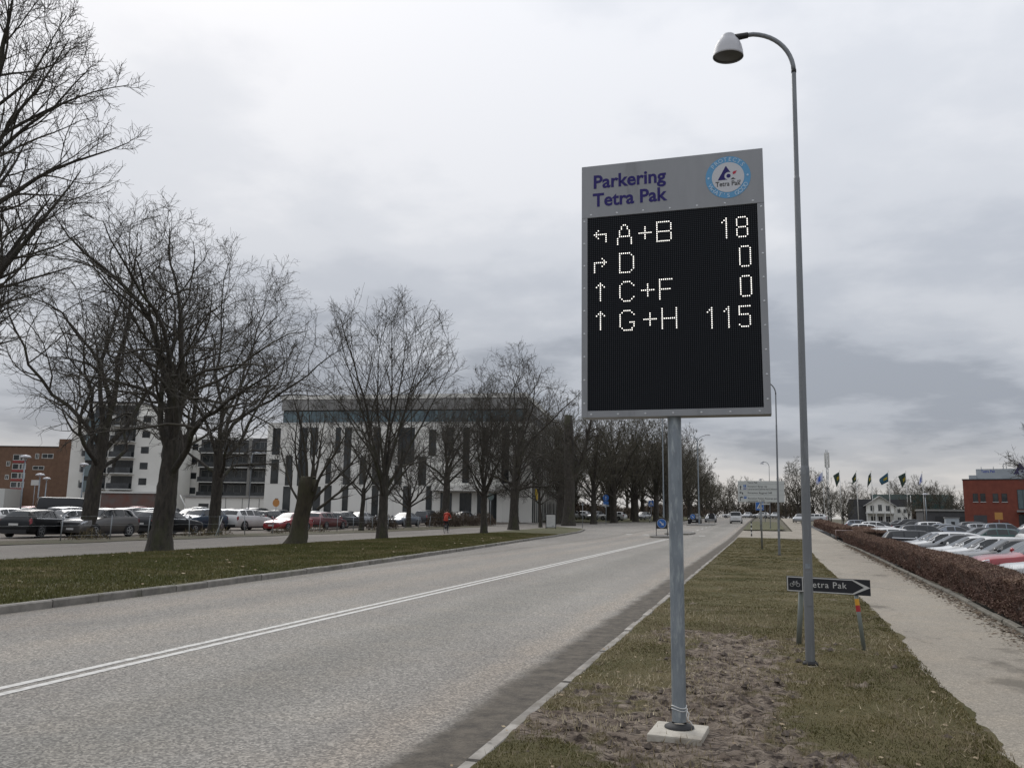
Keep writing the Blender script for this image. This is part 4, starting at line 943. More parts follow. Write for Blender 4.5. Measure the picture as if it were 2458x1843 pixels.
for z in (3.03,2.45):
    MB().box(-.835,-.70,-.0352,-.0335,z,z+.12).build('parking_symbol', M_BLUEP, db); sign_text('P', -.80, -.0362, z+.022, .11, M_SIGNWHT, db, .008)
MB().box(-.85,-.69,-.0352,-.0335,2.905,2.99).build('bus_symbol', mat('grey_blue_print', (.20,.22,.33), .5), db)
MB().box(.02,.43,.0,.03,2.16,2.23).build('plate', M_BOARDW, db)

# ------------------------------------------------------------------ keep-right boards on the islands
def arrow_down(mb, cx0, cz0, s, y):
    d = Vector((.707,0,-.707)); n = Vector((.707,0,.707)); c = Vector((cx0,y,cz0))
    P_ = [c-d*.62*s-n*.10*s, c+d*.15*s-n*.10*s, c+d*.15*s-n*.34*s, c+d*.66*s, c+d*.15*s+n*.34*s, c+d*.15*s+n*.10*s, c-d*.62*s+n*.10*s]
    mb.add(P_, [tuple(range(7))])
def keep_right(label, x, y, back=False, group=None, h=1.38, w=.43):
    t = thing('keep_right_sign', label, 'traffic sign', (x, y, float(gz(y))+.12), R(180) if back else 0, group)
    top = h-w
    poly = [(-w,top-.42)] + [(w*math.cos(a), top+w*math.sin(a)) for a in np.linspace(math.pi, 0, 14)] + [(w,top-.42)]
    MB().prism(poly, -.02, .03).build('board', M_BLACKM, t, bev=.004)
    for s in (-1,1): MB().box(s*w-.04*(s>0)-.0*(s<0), s*w+.04*(s<0), -.03, .045, -.1, top-.2).build('leg', M_BLACKM, t)
    d = MB().disc((0,-.024,top-.02), w*.80, 28).build('disc_rim', M_SIGNWHT, t)
    MB().disc((0,-.028,top-.02), w*.755, 28).build('disc', M_BLUEP, d)
    a = MB(); arrow_down(a, 0, top-.02, w*.76, -.032); a.build('arrow', M_SIGNWHT, d)
    return t
M_ISL = mat('island_paving', (.17,.16,.15), .9, col2=(.11,.105,.10), scale=3, detail=6)
def island(x0, x1, y0, y1, label):
    k = 20; cx0, cy0 = (x0+x1)/2, (y0+y1)/2; rx, ry = (x1-x0)/2, (y1-y0)/2
    def ring(s, z): return [(cx0+rx*s*math.copysign(abs(math.cos(q))**.45, math.cos(q)), cy0+ry*s*math.copysign(abs(math.sin(q))**.6, math.sin(q)), float(gz(cy0+ry*s*math.sin(q)))+z) for q in np.linspace(0,2*math.pi,k+1)[:-1]]
    root = bpy.data.objects.new('traffic_island', None); COL.objects.link(root); struct(root)
    a, b, c = ring(1,-.05), ring(.99,.12), ring(.9,.135)
    link('kerb_ring', mesh_np('kerb_ring', a+b+c, [(i,(i+1)%k,k+(i+1)%k,k+i) for i in range(k)]+[(k+i,k+(i+1)%k,2*k+(i+1)%k,2*k+i) for i in range(k)]), M_KERB, root)
    link('paving', mesh_np('paving', ring(.9,.132), [tuple(range(k))]), M_ISL, root)
island(-8.1,-6.0,62.2,67.0,''); island(-8.0,-5.6,70.8,77.5,''); island(-9.8,-6.2,112.5,126,'')
keep_right('blue keep-right arrow board on the near traffic island', -7.15, 63.3, group='keep-right boards')
keep_right('blue keep-right arrow board on the far island beside the dark car', -8.75, 113.6, group='keep-right boards', h=1.5)
keep_right('black back of a keep-right board at the far end of the island', -6.9, 124.6, True, 'keep-right boards', 1.5)

# ------------------------------------------------------------------ pedestrian crossing signs and bollards
def square_sign(label, x, y, h, s=.32, post=M_GALVD, rz=0, name='crossing_sign', sym=True, group=None):
    t = thing(name, label, 'traffic sign', (x, y, float(gz(y))+.08), rz, group)
    MB().tube([(0,.03,-.1),(0,.03,h+s)], .035, 10).build('post', post, t)
    pl_ = MB().box(-s,s,-.015,.0,h-s,h+s).build('plate', M_BLUEP, t, bev=.004)
    for a in ((-s,-s+.03,h-s,h+s),(s-.03,s,h-s,h+s)): MB().box(a[0]+.006,a[1]-.0,-.0172,-.0152,a[2]+.006,a[3]-.006).build('border_bar', M_SIGNWHT, pl_)
    if sym:
        MB().add([(x_*s,-.018,h+z_*s) for x_, z_ in [(-.72,-.62),(.72,-.62),(0,.74)]], [(0,1,2)]).build('triangle', M_SIGNWHT, pl_)
        f = MB(); f.disc((0,-.0205,h+.27*s), .09*s, 10); f.add([(x_*s,-.0205,h+z_*s) for x_, z_ in [(-.10,.16),(.12,.16),(.10,-.12),(.30,-.55),(.16,-.55),(0,-.22),(-.22,-.55),(-.36,-.55),(-.10,-.12)]], [tuple(range(9))])
        f.build('walking_figure', M_INK, pl_)
    return t
def striped_post(label, x, y, h=1.0, group='striped crossing posts'):
    t = thing('striped_post', label, 'bollard', (x, y, float(gz(y))+.08), 0, group); n_ = 7
    for k in range(n_): MB().tube([(0,0,h*k/n_-.02*(k==0)),(0,0,h*(k+1)/n_-.002)], .05, 10, k == n_-1).build('stripe', M_SIGNWHT if k % 2 else M_BLACKM, t)
    return t
square_sign('blue crossing sign on a post in front of the white van', -.15, 92, 2.45, .42, group='pedestrian crossing signs')
square_sign('blue crossing sign among the trees left of the near island', -16.4, 131, 2.9, .42, group='pedestrian crossing signs')
striped_post('black and white striped post at the verge end by the crossing', -.8, 69.4, 1.15)
striped_post('black and white striped post below the crossing sign by the grove', -16.6, 130.6, 1.9)
tcy = thing('cycle_path_sign', 'blue round path sign on a bent post at the junction', 'traffic sign', (-20.0, 111.5, .5))
MB().tube([(0,.04,-.1),(.02,.04,1.8),(-.05,.04,3.9)], .04, 10).build('post', M_GALV, tcy)
MB().disc((0,-.0,3.45),.42,24).build('disc', M_BLUEP, tcy); MB().box(-.36,.36,-.01,.01,2.55,2.98).build('plate', M_BLUEP, tcy); MB().box(-.4,.45,.0,.02,2.28,2.50).build('lower_plate', M_GALV, tcy)
a = MB()
a.add([(x_,-.004,z_) for x_, z_ in [(-.03,3.2),(.03,3.2),(.03,3.5),(.10,3.5),(0,3.68),(-.10,3.5),(-.03,3.5)]], [tuple(range(7))]); a.build('symbol', M_SIGNWHT, tcy)
# white notice board
nb = thing('notice_board', 'white framed notice board standing on the lawn tip', 'notice board', (-18.95, 76.6, .24), R(4))
MB().box(-.43,.43,-.02,.02,.20,1.36).build('board', mat('notice_white', (.58,.58,.57), .5), nb)
fr = MB(); fr.box(-.49,-.432,-.035,.035,-.15,1.42); fr.box(.432,.49,-.035,.035,-.15,1.42); fr.box(-.431,.431,-.034,.034,1.362,1.418); fr.box(-.431,.431,-.034,.034,.14,.198); fr.build('frame', M_BLACKM, nb)
pr_ = MB()
for k in range(7): pr_.box(-.30, -.30+[.5,.42,.55,.3,.48,.4,.2][k], -.0235,-.0215, 1.12-k*.11, 1.135-k*.11)
pr_.build('printed_lines', mat('grey_print', (.33,.33,.34), .6), nb); MB().add([(.05,-.0235,.30),(.26,-.0235,.30),(.26,-.0235,.36)],[(0,1,2)]).build('printed_arrow', M_INK, nb)
# small posts and signs at the junction and in the left car park
def small_sign(label, x, y, h, plate, m, name='small_sign', post=M_GALVD, z0=None, round_=False):
    t = thing(name, label, 'sign', (x, y, gzl(x,y)+.05 if z0 is None else z0)); MB().tube([(0,.03,-.1),(0,.03,h)], .03, 8).build('post', post, t)
    if round_: MB().tube([(0,-.02,h-plate[0]),(0,.0,h-plate[0])], plate[0], 20).build('disc', m, t)
    else: MB().box(-plate[0],plate[0],-.02,.0,h-plate[1]*2,h).build('plate', m, t)
    return t
small_sign('back of a round grey sign with plate standing at the office front', -27.5, 84.5, 3.5, (.36,0), mat('grey_sign_back', (.10,.13,.125), .6), round_=True)
small_sign('yellow and white bus stop flag by the grove', -29.5, 111, 4.6, (.18,.75), mat('bus_yellow', (.55,.38,.04), .5), 'bus_stop_sign')
small_sign('thin kerbside post with plain plate at the junction tip', -18.4, 88.5, 2.6, (.10,.12), M_GALVD)
small_sign('orange warning sign among the left car park cars', -45.5, 72, 2.6, (.38,0), mat('orange_sign', (.45,.20,.05), .5), round_=True)
small_sign('white parking plate on a thin post in the left car park', -43.5, 87.5, 3.2, (.30,.13), M_SIGNWHT)
small_sign('white parking plate on a post by the dark van', -66, 63, 4.1, (.45,.25), M_SIGNWHT)
small_sign('orange information sign in the right car park', 27.0, 112., 2.7, (.42,.42), mat('orange_plate', (.42,.21,.05), .5), z0=-.1)
# lot lamps
def lot_lamp(label, x, y, h, group):
    t = thing('lot_lamp', label, 'street lamp', (x, y, gzl(x,y)), 0, group); MB().tube([(0,0,-.1),(0,0,h)], [.07,.05], 8).build('post', M_GALV, t)
    MB().lathe([(.0,h+.34),(.30,h+.28),(.42,h+.16),(.40,h+.1),(.12,h+.05),(.10,h-.08),(0,h-.1)], 14).build('lamp_head', M_SHADE, t)
    return t
for x, y, h in ((-56.2,52.5,5.4),(-66.5,64,4.5),(-79,77,4.6),(-63.5,66.2,5.6)): lot_lamp('mushroom-topped lamp post in the left car park', x, y, h, 'left car park lamps')
for x, y, h in ((36,128,5.0),(43,140,5.5),(24,140,5.2)): lot_lamp('pale topped lamp post in the right car park', x, y, h, 'right car park lamps')
hook = thing('lot_lamp', 'pale hook-topped lamp pole in front of the dark apartment block', 'street lamp', (-58,86,.2)); MB().tube([(0,0,-.1),(0,0,7.6)]+[(.5*(1-math.cos(a)),0,7.6+.6*math.sin(a)) for a in np.linspace(.2,1.5,6)]+[(1.3,0,8.15)], .06, 8).build('post', M_GALV, hook)
MB().box(1.2,1.75,-.12,.12,8.1,8.22).build('lamp_head', M_SHADE, hook)
# wire fence along the left car park
fn = thing('wire_fence', 'low wire fence with thin steel posts along the left car park', 'fence', (-30.3, 18, .1))
fy_ = []
y = 0.; rnd = random.Random(3)
while y < 74:
    tx, ty = rnd.uniform(-.09,.09), rnd.uniform(-.09,.09); fy_.append((y, tx, ty))
    MB().tube([(0,y,-.1),(tx,y+ty,1.18)], .028, 6).build('post', M_GALVD, fn); y += rnd.choice([2.6,3.0,3.3])
for z in (.25,.7,1.12):
    MB().tube([(p[1]*z/1.18, p[0]+p[2]*z/1.18, z) for p in fy_], .005, 4, False).build('wire', M_GALVD, fn)
MB().tube([(.3,23.4,0),(-.5,25.1,1.1)], .03, 6).build('brace', M_WPOST, fn)
# barrier across the path gap
br = thing('path_barrier', 'low white-topped metal barrier in the hedge gap', 'barrier', (5.25, 65.5, .1), R(8))
MB().tube([(-.1,0,.0),(-.1,0,.66),(1.15,0,.66),(1.15,0,.0)], .035, 8).build('rail', mat('weathered_white_rail', (.44,.36,.32), .6, col2=(.30,.20,.17), scale=5), br)
MB().box(1.0,1.3,-.18,.12,-.05,.52).build('stone_block', M_CONC, br, bev=.02)
# ------------------------------------------------------------------ cars
M_GLASS = mat('car_glass', (.012,.015,.017), .06, spec=.55)
M_TYRE = mat('tyre', (.016,.016,.017), .85)
M_RIM = mat('alloy_rim', (.36,.37,.38), .35, .8)
M_TRIM = mat('black_trim', (.014,.014,.015), .6)
M_HEADL = mat('headlamp', (.50,.52,.55), .12, .3, coat=.6)
M_TAILL = mat('tail_lamp', (.22,.008,.014), .2, coat=.5)
M_PLATE = mat('plate_white', (.55,.55,.53), .5)
M_CHROME = mat('chrome', (.55,.56,.57), .15, 1.)
def paint(name, c, metal=.35): return mat('paint_'+name, c, .34, metal, coat=.8 if max(c) > .1 else .3, spec=.5 if max(c) > .1 else .25, col2=tuple(q*.9 for q in c), scale=1.2)
PA = {'black': paint('black',(.012,.013,.015)), 'grey': paint('grey',(.115,.11,.105)), 'silver': paint('silver',(.30,.31,.32)), 'white': paint('white',(.60,.60,.59),0.), 'red': paint('red',(.30,.018,.024),.1),
      'darkred': paint('darkred',(.115,.012,.016),.2), 'blue': paint('blue',(.035,.055,.085)), 'teal': paint('teal',(.035,.05,.055)), 'darkgrey': paint('darkgrey',(.045,.048,.052)), 'bluegrey': paint('bluegrey',(.11,.13,.16)), 'brown': paint('brown',(.14,.11,.095)), 'green': paint('green',(.04,.085,.08))}
# stations: x, z_bottom, z_belt, z_top, half width, top half width
PROF = {
'estate': [(2.36,.34,.56,.58,.52,.42),(2.31,.22,.66,.69,.74,.62),(2.10,.19,.74,.80,.86,.74),(1.72,.18,.82,.90,.89,.78),(.98,.17,.92,.99,.90,.74),(.18,.17,.95,1.43,.90,.57),(-.45,.17,.97,1.47,.90,.58),(-1.25,.17,.98,1.455,.90,.57),(-1.90,.18,1.0,1.385,.89,.55),(-2.24,.22,.99,1.04,.86,.66),(-2.33,.28,.86,.89,.82,.66),(-2.36,.36,.62,.64,.74,.6)],
'saloon': [(2.34,.34,.54,.56,.52,.42),(2.29,.22,.64,.67,.74,.62),(2.08,.19,.72,.78,.86,.74),(1.70,.18,.80,.88,.89,.78),(.95,.17,.90,.97,.90,.74),(.12,.17,.93,1.40,.90,.56),(-.50,.17,.95,1.44,.90,.57),(-1.00,.17,.96,1.40,.90,.55),(-1.72,.18,.97,1.07,.89,.66),(-2.20,.22,.96,1.02,.86,.70),(-2.31,.28,.84,.88,.82,.66),(-2.34,.36,.62,.64,.74,.6)],
'hatch': [(2.08,.34,.58,.60,.52,.42),(2.03,.22,.70,.73,.72,.62),(1.86,.19,.79,.85,.83,.72),(1.52,.18,.87,.95,.86,.76),(.95,.17,.96,1.03,.875,.74),(.25,.17,.99,1.46,.875,.57),(-.35,.17,1.01,1.51,.875,.58),(-1.05,.17,1.03,1.50,.875,.57),(-1.62,.18,1.05,1.40,.865,.55),(-1.92,.22,1.02,1.08,.84,.64),(-2.04,.28,.88,.91,.80,.66),(-2.08,.36,.62,.64,.72,.6)],
'suv': [(2.22,.36,.66,.68,.58,.48),(2.17,.26,.82,.86,.78,.68),(2.00,.24,.92,.99,.89,.80),(1.62,.23,.99,1.07,.92,.82),(.98,.23,1.06,1.13,.925,.78),(.30,.23,1.09,1.60,.925,.62),(-.35,.23,1.11,1.66,.925,.63),(-1.15,.23,1.12,1.65,.925,.62),(-1.78,.24,1.14,1.56,.915,.60),(-2.08,.28,1.10,1.16,.89,.70),(-2.18,.32,.92,.95,.85,.70),(-2.22,.40,.66,.68,.76,.62)],
'van': [(2.22,.36,.66,.68,.60,.50),(2.18,.26,.84,.88,.80,.70),(2.02,.22,.95,1.02,.88,.80),(1.75,.21,1.02,1.10,.90,.82),(1.25,.20,1.08,1.16,.91,.80),(.62,.20,1.10,1.74,.91,.72),(-.1,.20,1.11,1.82,.91,.74),(-1.2,.20,1.11,1.82,.91,.74),(-2.02,.21,1.11,1.80,.90,.74),(-2.14,.24,1.09,1.14,.89,.80),(-2.20,.30,.95,.98,.87,.78),(-2.22,.38,.64,.66,.82,.7)]}
WB = {'estate': (1.40,-1.36,.33), 'saloon': (1.38,-1.36,.325), 'hatch': (1.25,-1.26,.325), 'suv': (1.33,-1.32,.365), 'van': (1.38,-1.30,.32)}
def ring(st):
    x, zb_, be, tp, w_, tw = st; e6 = max(tp-.075, be+.012)
    half = [(0,zb_),(w_*.84,zb_),(w_*.97,zb_+.10),(w_,zb_+.55*(be-zb_)),(w_*.975,be-.03),(w_*.945,be+.012*(tp-be > .15)),(tw,e6),(tw*.86,max(tp-.022,e6+.003)),(tw*.42,max(tp-.004,e6+.005)),(0,max(tp,e6+.006))]
    full = [(x,y,z) for y, z in half] + [(x,-y,z) for y, z in half[-2:0:-1]]
    return np.array(full)
class Shell:
    def __init__(s, kind):
        s.G = np.array([ring(p) for p in PROF[kind]]); s.n, s.k, _ = s.G.shape
    def P(s, u, v):
        u = min(max(u,0), s.n-1.0001); i = int(u); t = u-i; G = s.G
        def row(j): return G[min(max(j,0), s.n-1)]
        def pt(R_): 
            vv = v % s.k; a = int(vv); f = vv-a; return R_[a]*(1-f)+R_[(a+1) % s.k]*f
        p0, p1, p2, p3 = pt(row(i-1)), pt(row(i)), pt(row(i+1)), pt(row(i+2))
        m1, m2 = (p2-p0)*.5*.55, (p3-p1)*.5*.55
        h = t*t
        return (2*h*t-3*h+1)*p1 + (h*t-2*h+t)*m1 + (-2*h*t+3*h)*p2 + (h*t-h)*m2
    def panel(s, u0, u1, v0, v1, nu=4, nv=4, off=.006):
        A = np.array([[s.P(u0+(u1-u0)*i/nu, v0+(v1-v0)*j/nv) for j in range(nv+1)] for i in range(nu+1)])
        du = np.gradient(A, axis=0); dv = np.gradient(A, axis=1); n_ = unit(np.cross(du, dv)); c = A.mean((0,1))-np.array([s.G[...,0].mean(),0,.75])
        sg_ = np.sign(np.sum(n_*c, -1, keepdims=True).mean()); A = A + n_*sg_*off
        I_ = np.arange((nu+1)*(nv+1)).reshape(nu+1,nv+1); F_ = np.stack([I_[:-1,:-1],I_[:-1,1:],I_[1:,1:],I_[1:,:-1]],-1).reshape(-1,4)
        return mesh_np('panel', A.reshape(-1,3), F_, True)
    def body(s, sub=3):
        us = np.linspace(0, s.n-1, (s.n-1)*sub+1); A = np.array([[s.P(u, v) for v in range(s.k)] for u in us])
        N_ = len(us); I_ = np.arange(N_*s.k).reshape(N_, s.k); J = np.roll(I_,-1,1)
        F_ = [tuple(f) for f in np.stack([I_[:-1],J[:-1],J[1:],I_[1:]],-1).reshape(-1,4)] + [tuple(I_[0][::-1]), tuple(I_[-1])]
        return mesh_np('body', A.reshape(-1,3), F_, True)
CARMESH = {}
def wheel_meshes(r):
    ty = MB()
    prof = [(r*.64,-.005),(r*.70,.012),(r*.90,.016),(r,-.015),(r,-.17),(r*.9,-.20),(r*.5,-.20)]
    k = 22; V = [(q[0]*math.cos(2*math.pi*j/k), q[1], q[0]*math.sin(2*math.pi*j/k)) for q in prof for j in range(k)]
    ty.add(V, [(i*k+j, i*k+(j+1)%k, (i+1)*k+(j+1)%k, (i+1)*k+j) for i in range(len(prof)-1) for j in range(k)], True)
    rm = MB()
    for j in range(5):
        a = 2*math.pi*j/5; c_, s_ = math.cos(a), math.sin(a); w0, w1 = r*.11, r*.085
        rm.add([(r*.08*c_-w0*s_,.004,r*.08*s_+w0*c_),(r*.08*c_+w0*s_,.004,r*.08*s_-w0*c_),(r*.64*c_+w1*s_,.010,r*.64*s_-w1*c_),(r*.64*c_-w1*s_,.010,r*.64*s_+w1*c_)], [(0,1,2,3)])
    k = 22; V = [(q[0]*math.cos(2*math.pi*j/k), q[1], q[0]*math.sin(2*math.pi*j/k)) for q in [(r*.58,.0),(r*.66,.008),(r*.68,-.004)] for j in range(k)]
    rm.add(V, [(i*k+j, i*k+(j+1)%k, (i+1)*k+(j+1)%k, (i+1)*k+j) for i in range(2) for j in range(k)], True)
    rm.disc((0,.006,0), r*.15, 12)
    hb = MB(); hb.disc((0,-.03,0), r*.66, 20)  # dark disc standing in for the shade behind the spokes
    return ty.mesh('tyre'), rm.mesh('rim'), hb.mesh('hub_shadow')
def car_parts(kind):
    if kind in CARMESH: return CARMESH[kind]
    s = Shell(kind); x0, x1, r = WB[kind]; wd = PROF[kind][5][4]; L = []
    L.append(('body', s.body(), 'paint', (0,0,0), 0))
    rv = s.n-1   # rings mirrored: v -> k - v
    K = s.k
    L.append(('windscreen', s.panel(4.10,4.93,6.25,K-6.25,5,8), M_GLASS, (0,0,0), 0))
    rb = 7 if kind == 'saloon' else 8
    L.append(('rear_window', s.panel(rb+.08,rb+.80,6.35,K-6.35,5,8), M_GLASS, (0,0,0), 0))
    ends = {'saloon': [(4.42,5.62),(5.76,6.95)], 'van': [(4.45,5.5)]}.get(kind, [(4.40,5.62),(5.74,6.72),(6.84,7.72)])
    for (a, b) in ends:
        L.append(('side_window', s.panel(a,b,5.10,5.97,6,2), M_GLASS, (0,0,0), 0)); L.append(('side_window', s.panel(a,b,K-5.97,K-5.10,6,2), M_GLASS, (0,0,0), 0))
    if kind == 'estate':
        for va, vb in ((4.62,5.04),(K-5.04,K-4.62)): L.append(('window_trim', s.panel(4.35,7.8,va,vb,8,1,.007), M_CHROME, (0,0,0), 1))
    L.append(('headlight', s.panel(.75,2.35,3.85,5.3,4,3,.004), M_HEADL, (0,0,0), 1)); L.append(('headlight', s.panel(.75,2.35,K-5.3,K-3.85,4,3,.004), M_HEADL, (0,0,0), 1))
    t0, t1 = (8.75,9.9) if kind != 'saloon' else (8.9,9.95)
    L.append(('tail_light', s.panel(t0,t1,3.3,5.2,4,3,.006), M_TAILL, (0,0,0), 1)); L.append(('tail_light', s.panel(t0,t1,K-5.2,K-3.3,4,3,.006), M_TAILL, (0,0,0), 1))
    L.append(('grille', s.panel(.02,.9,6.0,K-6.0,3,4,.008), M_TRIM, (0,0,0), 1))
    f, b = PROF[kind][0][0], PROF[kind][-1][0]
    zf = PROF[kind][0][1]
    L.append(('number_plate', MB().box(f+.008,f+.02,-.25,.25,zf+.06,zf+.17).mesh('number_plate'), M_PLATE, (0,0,0), 1))
    zr = PROF[kind][-2][2]
    L.append(('number_plate', MB().box(b-.035,b-.022,-.25,.25,zr-.22,zr-.11).mesh('number_plate'), M_PLATE, (0,0,0), 1))
    L.append(('bumper', MB().box(b-.02,b+.18,-.70,.70,.24,.44).mesh('bumper'), M_TRIM, (0,0,0), 1))
    mx = PROF[kind][4][0]-.22; mz = PROF[kind][5][2]+.06
    for sgn in (-1,1):
        mb = MB(); mb.add([(mx+dx, sgn*(wd*.93+dy), mz+dz) for dx, dy, dz in [(0,.0,0),(.12,.06,0),(.10,.20,.01),(-.02,.20,.01),(0,.0,.07),(.06,.05,.12),(.05,.19,.12),(-.03,.19,.12)]], [(0,3,2,1),(4,5,6,7),(0,1,5,4),(1,2,6,5),(2,3,7,6),(3,0,4,7)], True)
        L.append(('mirror', mb.mesh('mirror'), 'paint', (0,0,0), 1))
        # sill strip and window line
        L.append(('sill', MB().box(x1+r+.1,x0-r-.1,sgn*wd*.955-.01,sgn*wd*.955+.01,.17,.27).mesh('sill'), M_TRIM, (0,0,0), 1))
    ty, rm, hb = wheel_meshes(r)
    k = 20; arch = MB(); R2 = r*1.13
    pts = [(R2*math.cos(q), 0, R2*math.sin(q)) for q in np.linspace(R(-28),R(208),k)]
    arch.add(pts, [tuple(range(k))]); am = arch.mesh('arch_gap_shade')  # flat dark disc on the body side imitates the shaded gap of an uncut arch
    CARMESH[kind] = (L, (ty, rm, hb, am), (x0, x1, r, wd))
    return CARMESH[kind]
def car(label, kind, col, x, y, head, group=None, full=True, z=None, name='parked_car', cat='car', roofbox=None):
    """head: heading angle in degrees, 0 = +Y, 90 = -X"""
    L, (ty, rm, hb, am), (x0, x1, r, wd) = car_parts(kind)
    t = thing(name, label, cat, (x, y, gzl(x,y)+.035 if z is None else z), R(90+head), group)
    p = PA[col]
    for nm, me, m, loc, det in L:
        if det and not full and nm not in ('tail_light','headlight'): continue
        o = link(nm, me, None, t)
        if not len(me.materials): me.materials.append(m if m != 'paint' else p)
        if m == 'paint': o.material_slots[0].link = 'OBJECT'; o.material_slots[0].material = p
    for xx in (x0, x1):
        for sgn in (1,-1):
            wroot = bpy.data.objects.new('wheel', am); COL.objects.link(wroot); wroot.parent = t
            wroot.location = (xx, sgn*(wd+.004), r); wroot.rotation_euler.z = 0 if sgn > 0 else math.pi
            if not len(am.materials): am.materials.append(M_TRIM)
            for nm, me, m in (('tyre',ty,M_TYRE),('rim',rm,M_RIM),('hub_shade',hb,M_TRIM)):
                if nm == 'hub_shade' and not full: continue
                o = link(nm, me, m, wroot); o.location = (0,.008,0)
    return t
# left car park: the cars by the fence
car('black estate car parked by the fence near the ochre brick block', 'estate', 'black', -37.3, 36.3, 14)
car('grey crossover car with pale headlights behind the leaning dark tree', 'suv', 'grey', -35.6, 38.7, 179).scale = (.96,.96,.95)
car('black hatchback with red tail lights behind the big spreading tree', 'estate', 'black', -35.8, 44.6, -3)
car('dark teal hatchback between the big tree and the upright dark tree', 'hatch', 'teal', -40.5, 49.2, -8)
car('dark blue car behind the upright dark tree', 'suv', 'blue', -41.0, 54.6, 176)
car('white people carrier with dark rear window beside the red saloon', 'suv', 'white', -40.2, 59.5, -6)
car('bright red saloon facing out, partly behind the mossy pollard', 'saloon', 'red', -36.0, 58.9, 178)
car('dark red estate car between the pollard and the young thin tree', 'estate', 'darkred', -36.4, 65.6, -2)
car('white estate car behind the dark red estate', 'estate', 'white', -43.0, 74.5, 168)
car('dark grey car squeezed behind the young thin tree', 'estate', 'darkgrey', -37.6, 71.6, -3)
car('silver saloon showing its boot beside the slender lawn tree', 'saloon', 'silver', -38.8, 77.6, -12)
car('blue grey saloon facing out by the small low-forking tree', 'saloon', 'bluegrey', -35.6, 80.4, 174)
car('dark car hidden behind the brown shrubs', 'suv', 'darkgrey', -36.2, 88.5, -4)
car('blue grey hatchback behind the cyclist', 'hatch', 'bluegrey', -36.9, 101.2, 168)
car('long dark van above the other roofs in the left car park', 'van', 'black', -49.9, 51.6, -40, z=.05, name='parked_van', cat='van').scale = (1.25,1.08,1.28)
car('white estate behind the black estate near the left frame edge', 'estate', 'white', -43.8, 35.8, 178)
car('pale silver car with dark windows behind the grey crossover', 'estate', 'silver', -41.6, 42.2, 178)
rnd = random.Random(21)
cols = ['silver','white','black','darkgrey','blue','silver','grey','white','bluegrey','black','red','silver']
cn = {'silver':'silver','white':'white','black':'black','darkgrey':'dark grey','blue':'dark blue','grey':'grey','bluegrey':'blue grey','red':'red','darkred':'dark red','green':'green','brown':'brown','teal':'teal'}
for rowx, y0, n_ in ((-46.5,37,9),(-53,63,6),(-60,50,9),(-66,58,8),(-74,66,7)):
    y = y0
    for k in range(n_):
        c_ = rnd.choice(cols); kd = rnd.choice(['estate','hatch','saloon','suv'])
        car('%s car in the back rows of the left car park' % cn[c_], kd, c_, rowx+rnd.uniform(-.4,.4), y, rnd.choice([0,180])+rnd.uniform(-6,6), 'back row %s cars, left car park' % cn[c_], False)
        y += rnd.choice([5.4,5.8,6.4,8.5])
# right car park: first row noses to the hedge
car('white car bonnet showing over the hedge beside the red off-roader', 'hatch', 'white', 8.15, 26.6, 90)
car('red off-roader with clear headlight nosing up to the hedge', 'suv', 'red', 8.55, 29.9, 90)
car('dark grey saloon with slim bright running light beside the red off-roader', 'estate', 'darkgrey', 9.0, 33.4, 90)
car('grey saloon second from the red off-roader', 'estate', 'grey', 9.1, 36.3, 91)
car('large white estate car in the middle of the hedge row', 'estate', 'white', 9.0, 39.3, 90)
car('white saloon tucked between the large white estate and the black saloon', 'saloon', 'white', 9.0, 42.3, 90)
car('black saloon with round headlight over the hedge', 'saloon', 'black', 9.0, 45.6, 90)
car('white hatchback next to the black saloon in the hedge row', 'hatch', 'white', 9.1, 48.8, 90)
car('silver estate reversed in between white hatchback and black estate', 'estate', 'silver', 9.3, 52.2, 90)
car('black estate with red tail light backed up to the hedge', 'estate', 'black', 9.5, 57.4, -90)
car('white estate with grey bumper backed up to the hedge end', 'hatch', 'white', 9.0, 62.0, -90)
car('pale car behind the hedge end with white roof', 'estate', 'white', 9.4, 66.2, -88)
car('dark estate behind the white estate at the hedge end', 'suv', 'darkgrey', 12.2, 71, -88)
car('white car half hidden behind the barrier hedge', 'hatch', 'white', 8.3, 83.5, 92)
car('silver car half hidden behind the barrier hedge', 'saloon', 'silver', 8.8, 89.5, 88)
car('white crossover pointing right in the second row', 'suv', 'white', 19.4, 66.8, -84)
car('green tinted hatchback behind the white crossover', 'hatch', 'green', 16.0, 68.8, 96)
car('silver estate in the third row under the orange sign', 'estate', 'silver', 25.3, 74.5, 90)
car('white saloon in the third row by the red building', 'saloon', 'white', 29.4, 77.2, 92)
car('white hatchback in the third row before the red building', 'estate', 'white', 32.6, 82.0, -88)
car('black car in the third row by the frame edge', 'saloon', 'black', 35.0, 78.6, 90)
for rowx, y0, n_ in ((17,78,5),(23,92,4),(30,98,3),(13,104,5),(37,104,3),(19,122,4)):
    y = y0
    for k in range(n_):
        c_ = rnd.choice(['white','silver','black','darkgrey','white','bluegrey']); kd = rnd.choice(['estate','hatch','saloon','suv'])
        car('%s car in the back rows of the right car park' % cn[c_], kd, c_, rowx+rnd.uniform(-.4,.4), y, rnd.choice([90,-90])+rnd.uniform(-5,5), 'back row %s cars, right car park' % cn[c_], False)
        y += rnd.choice([2.8,3.0,5.6])
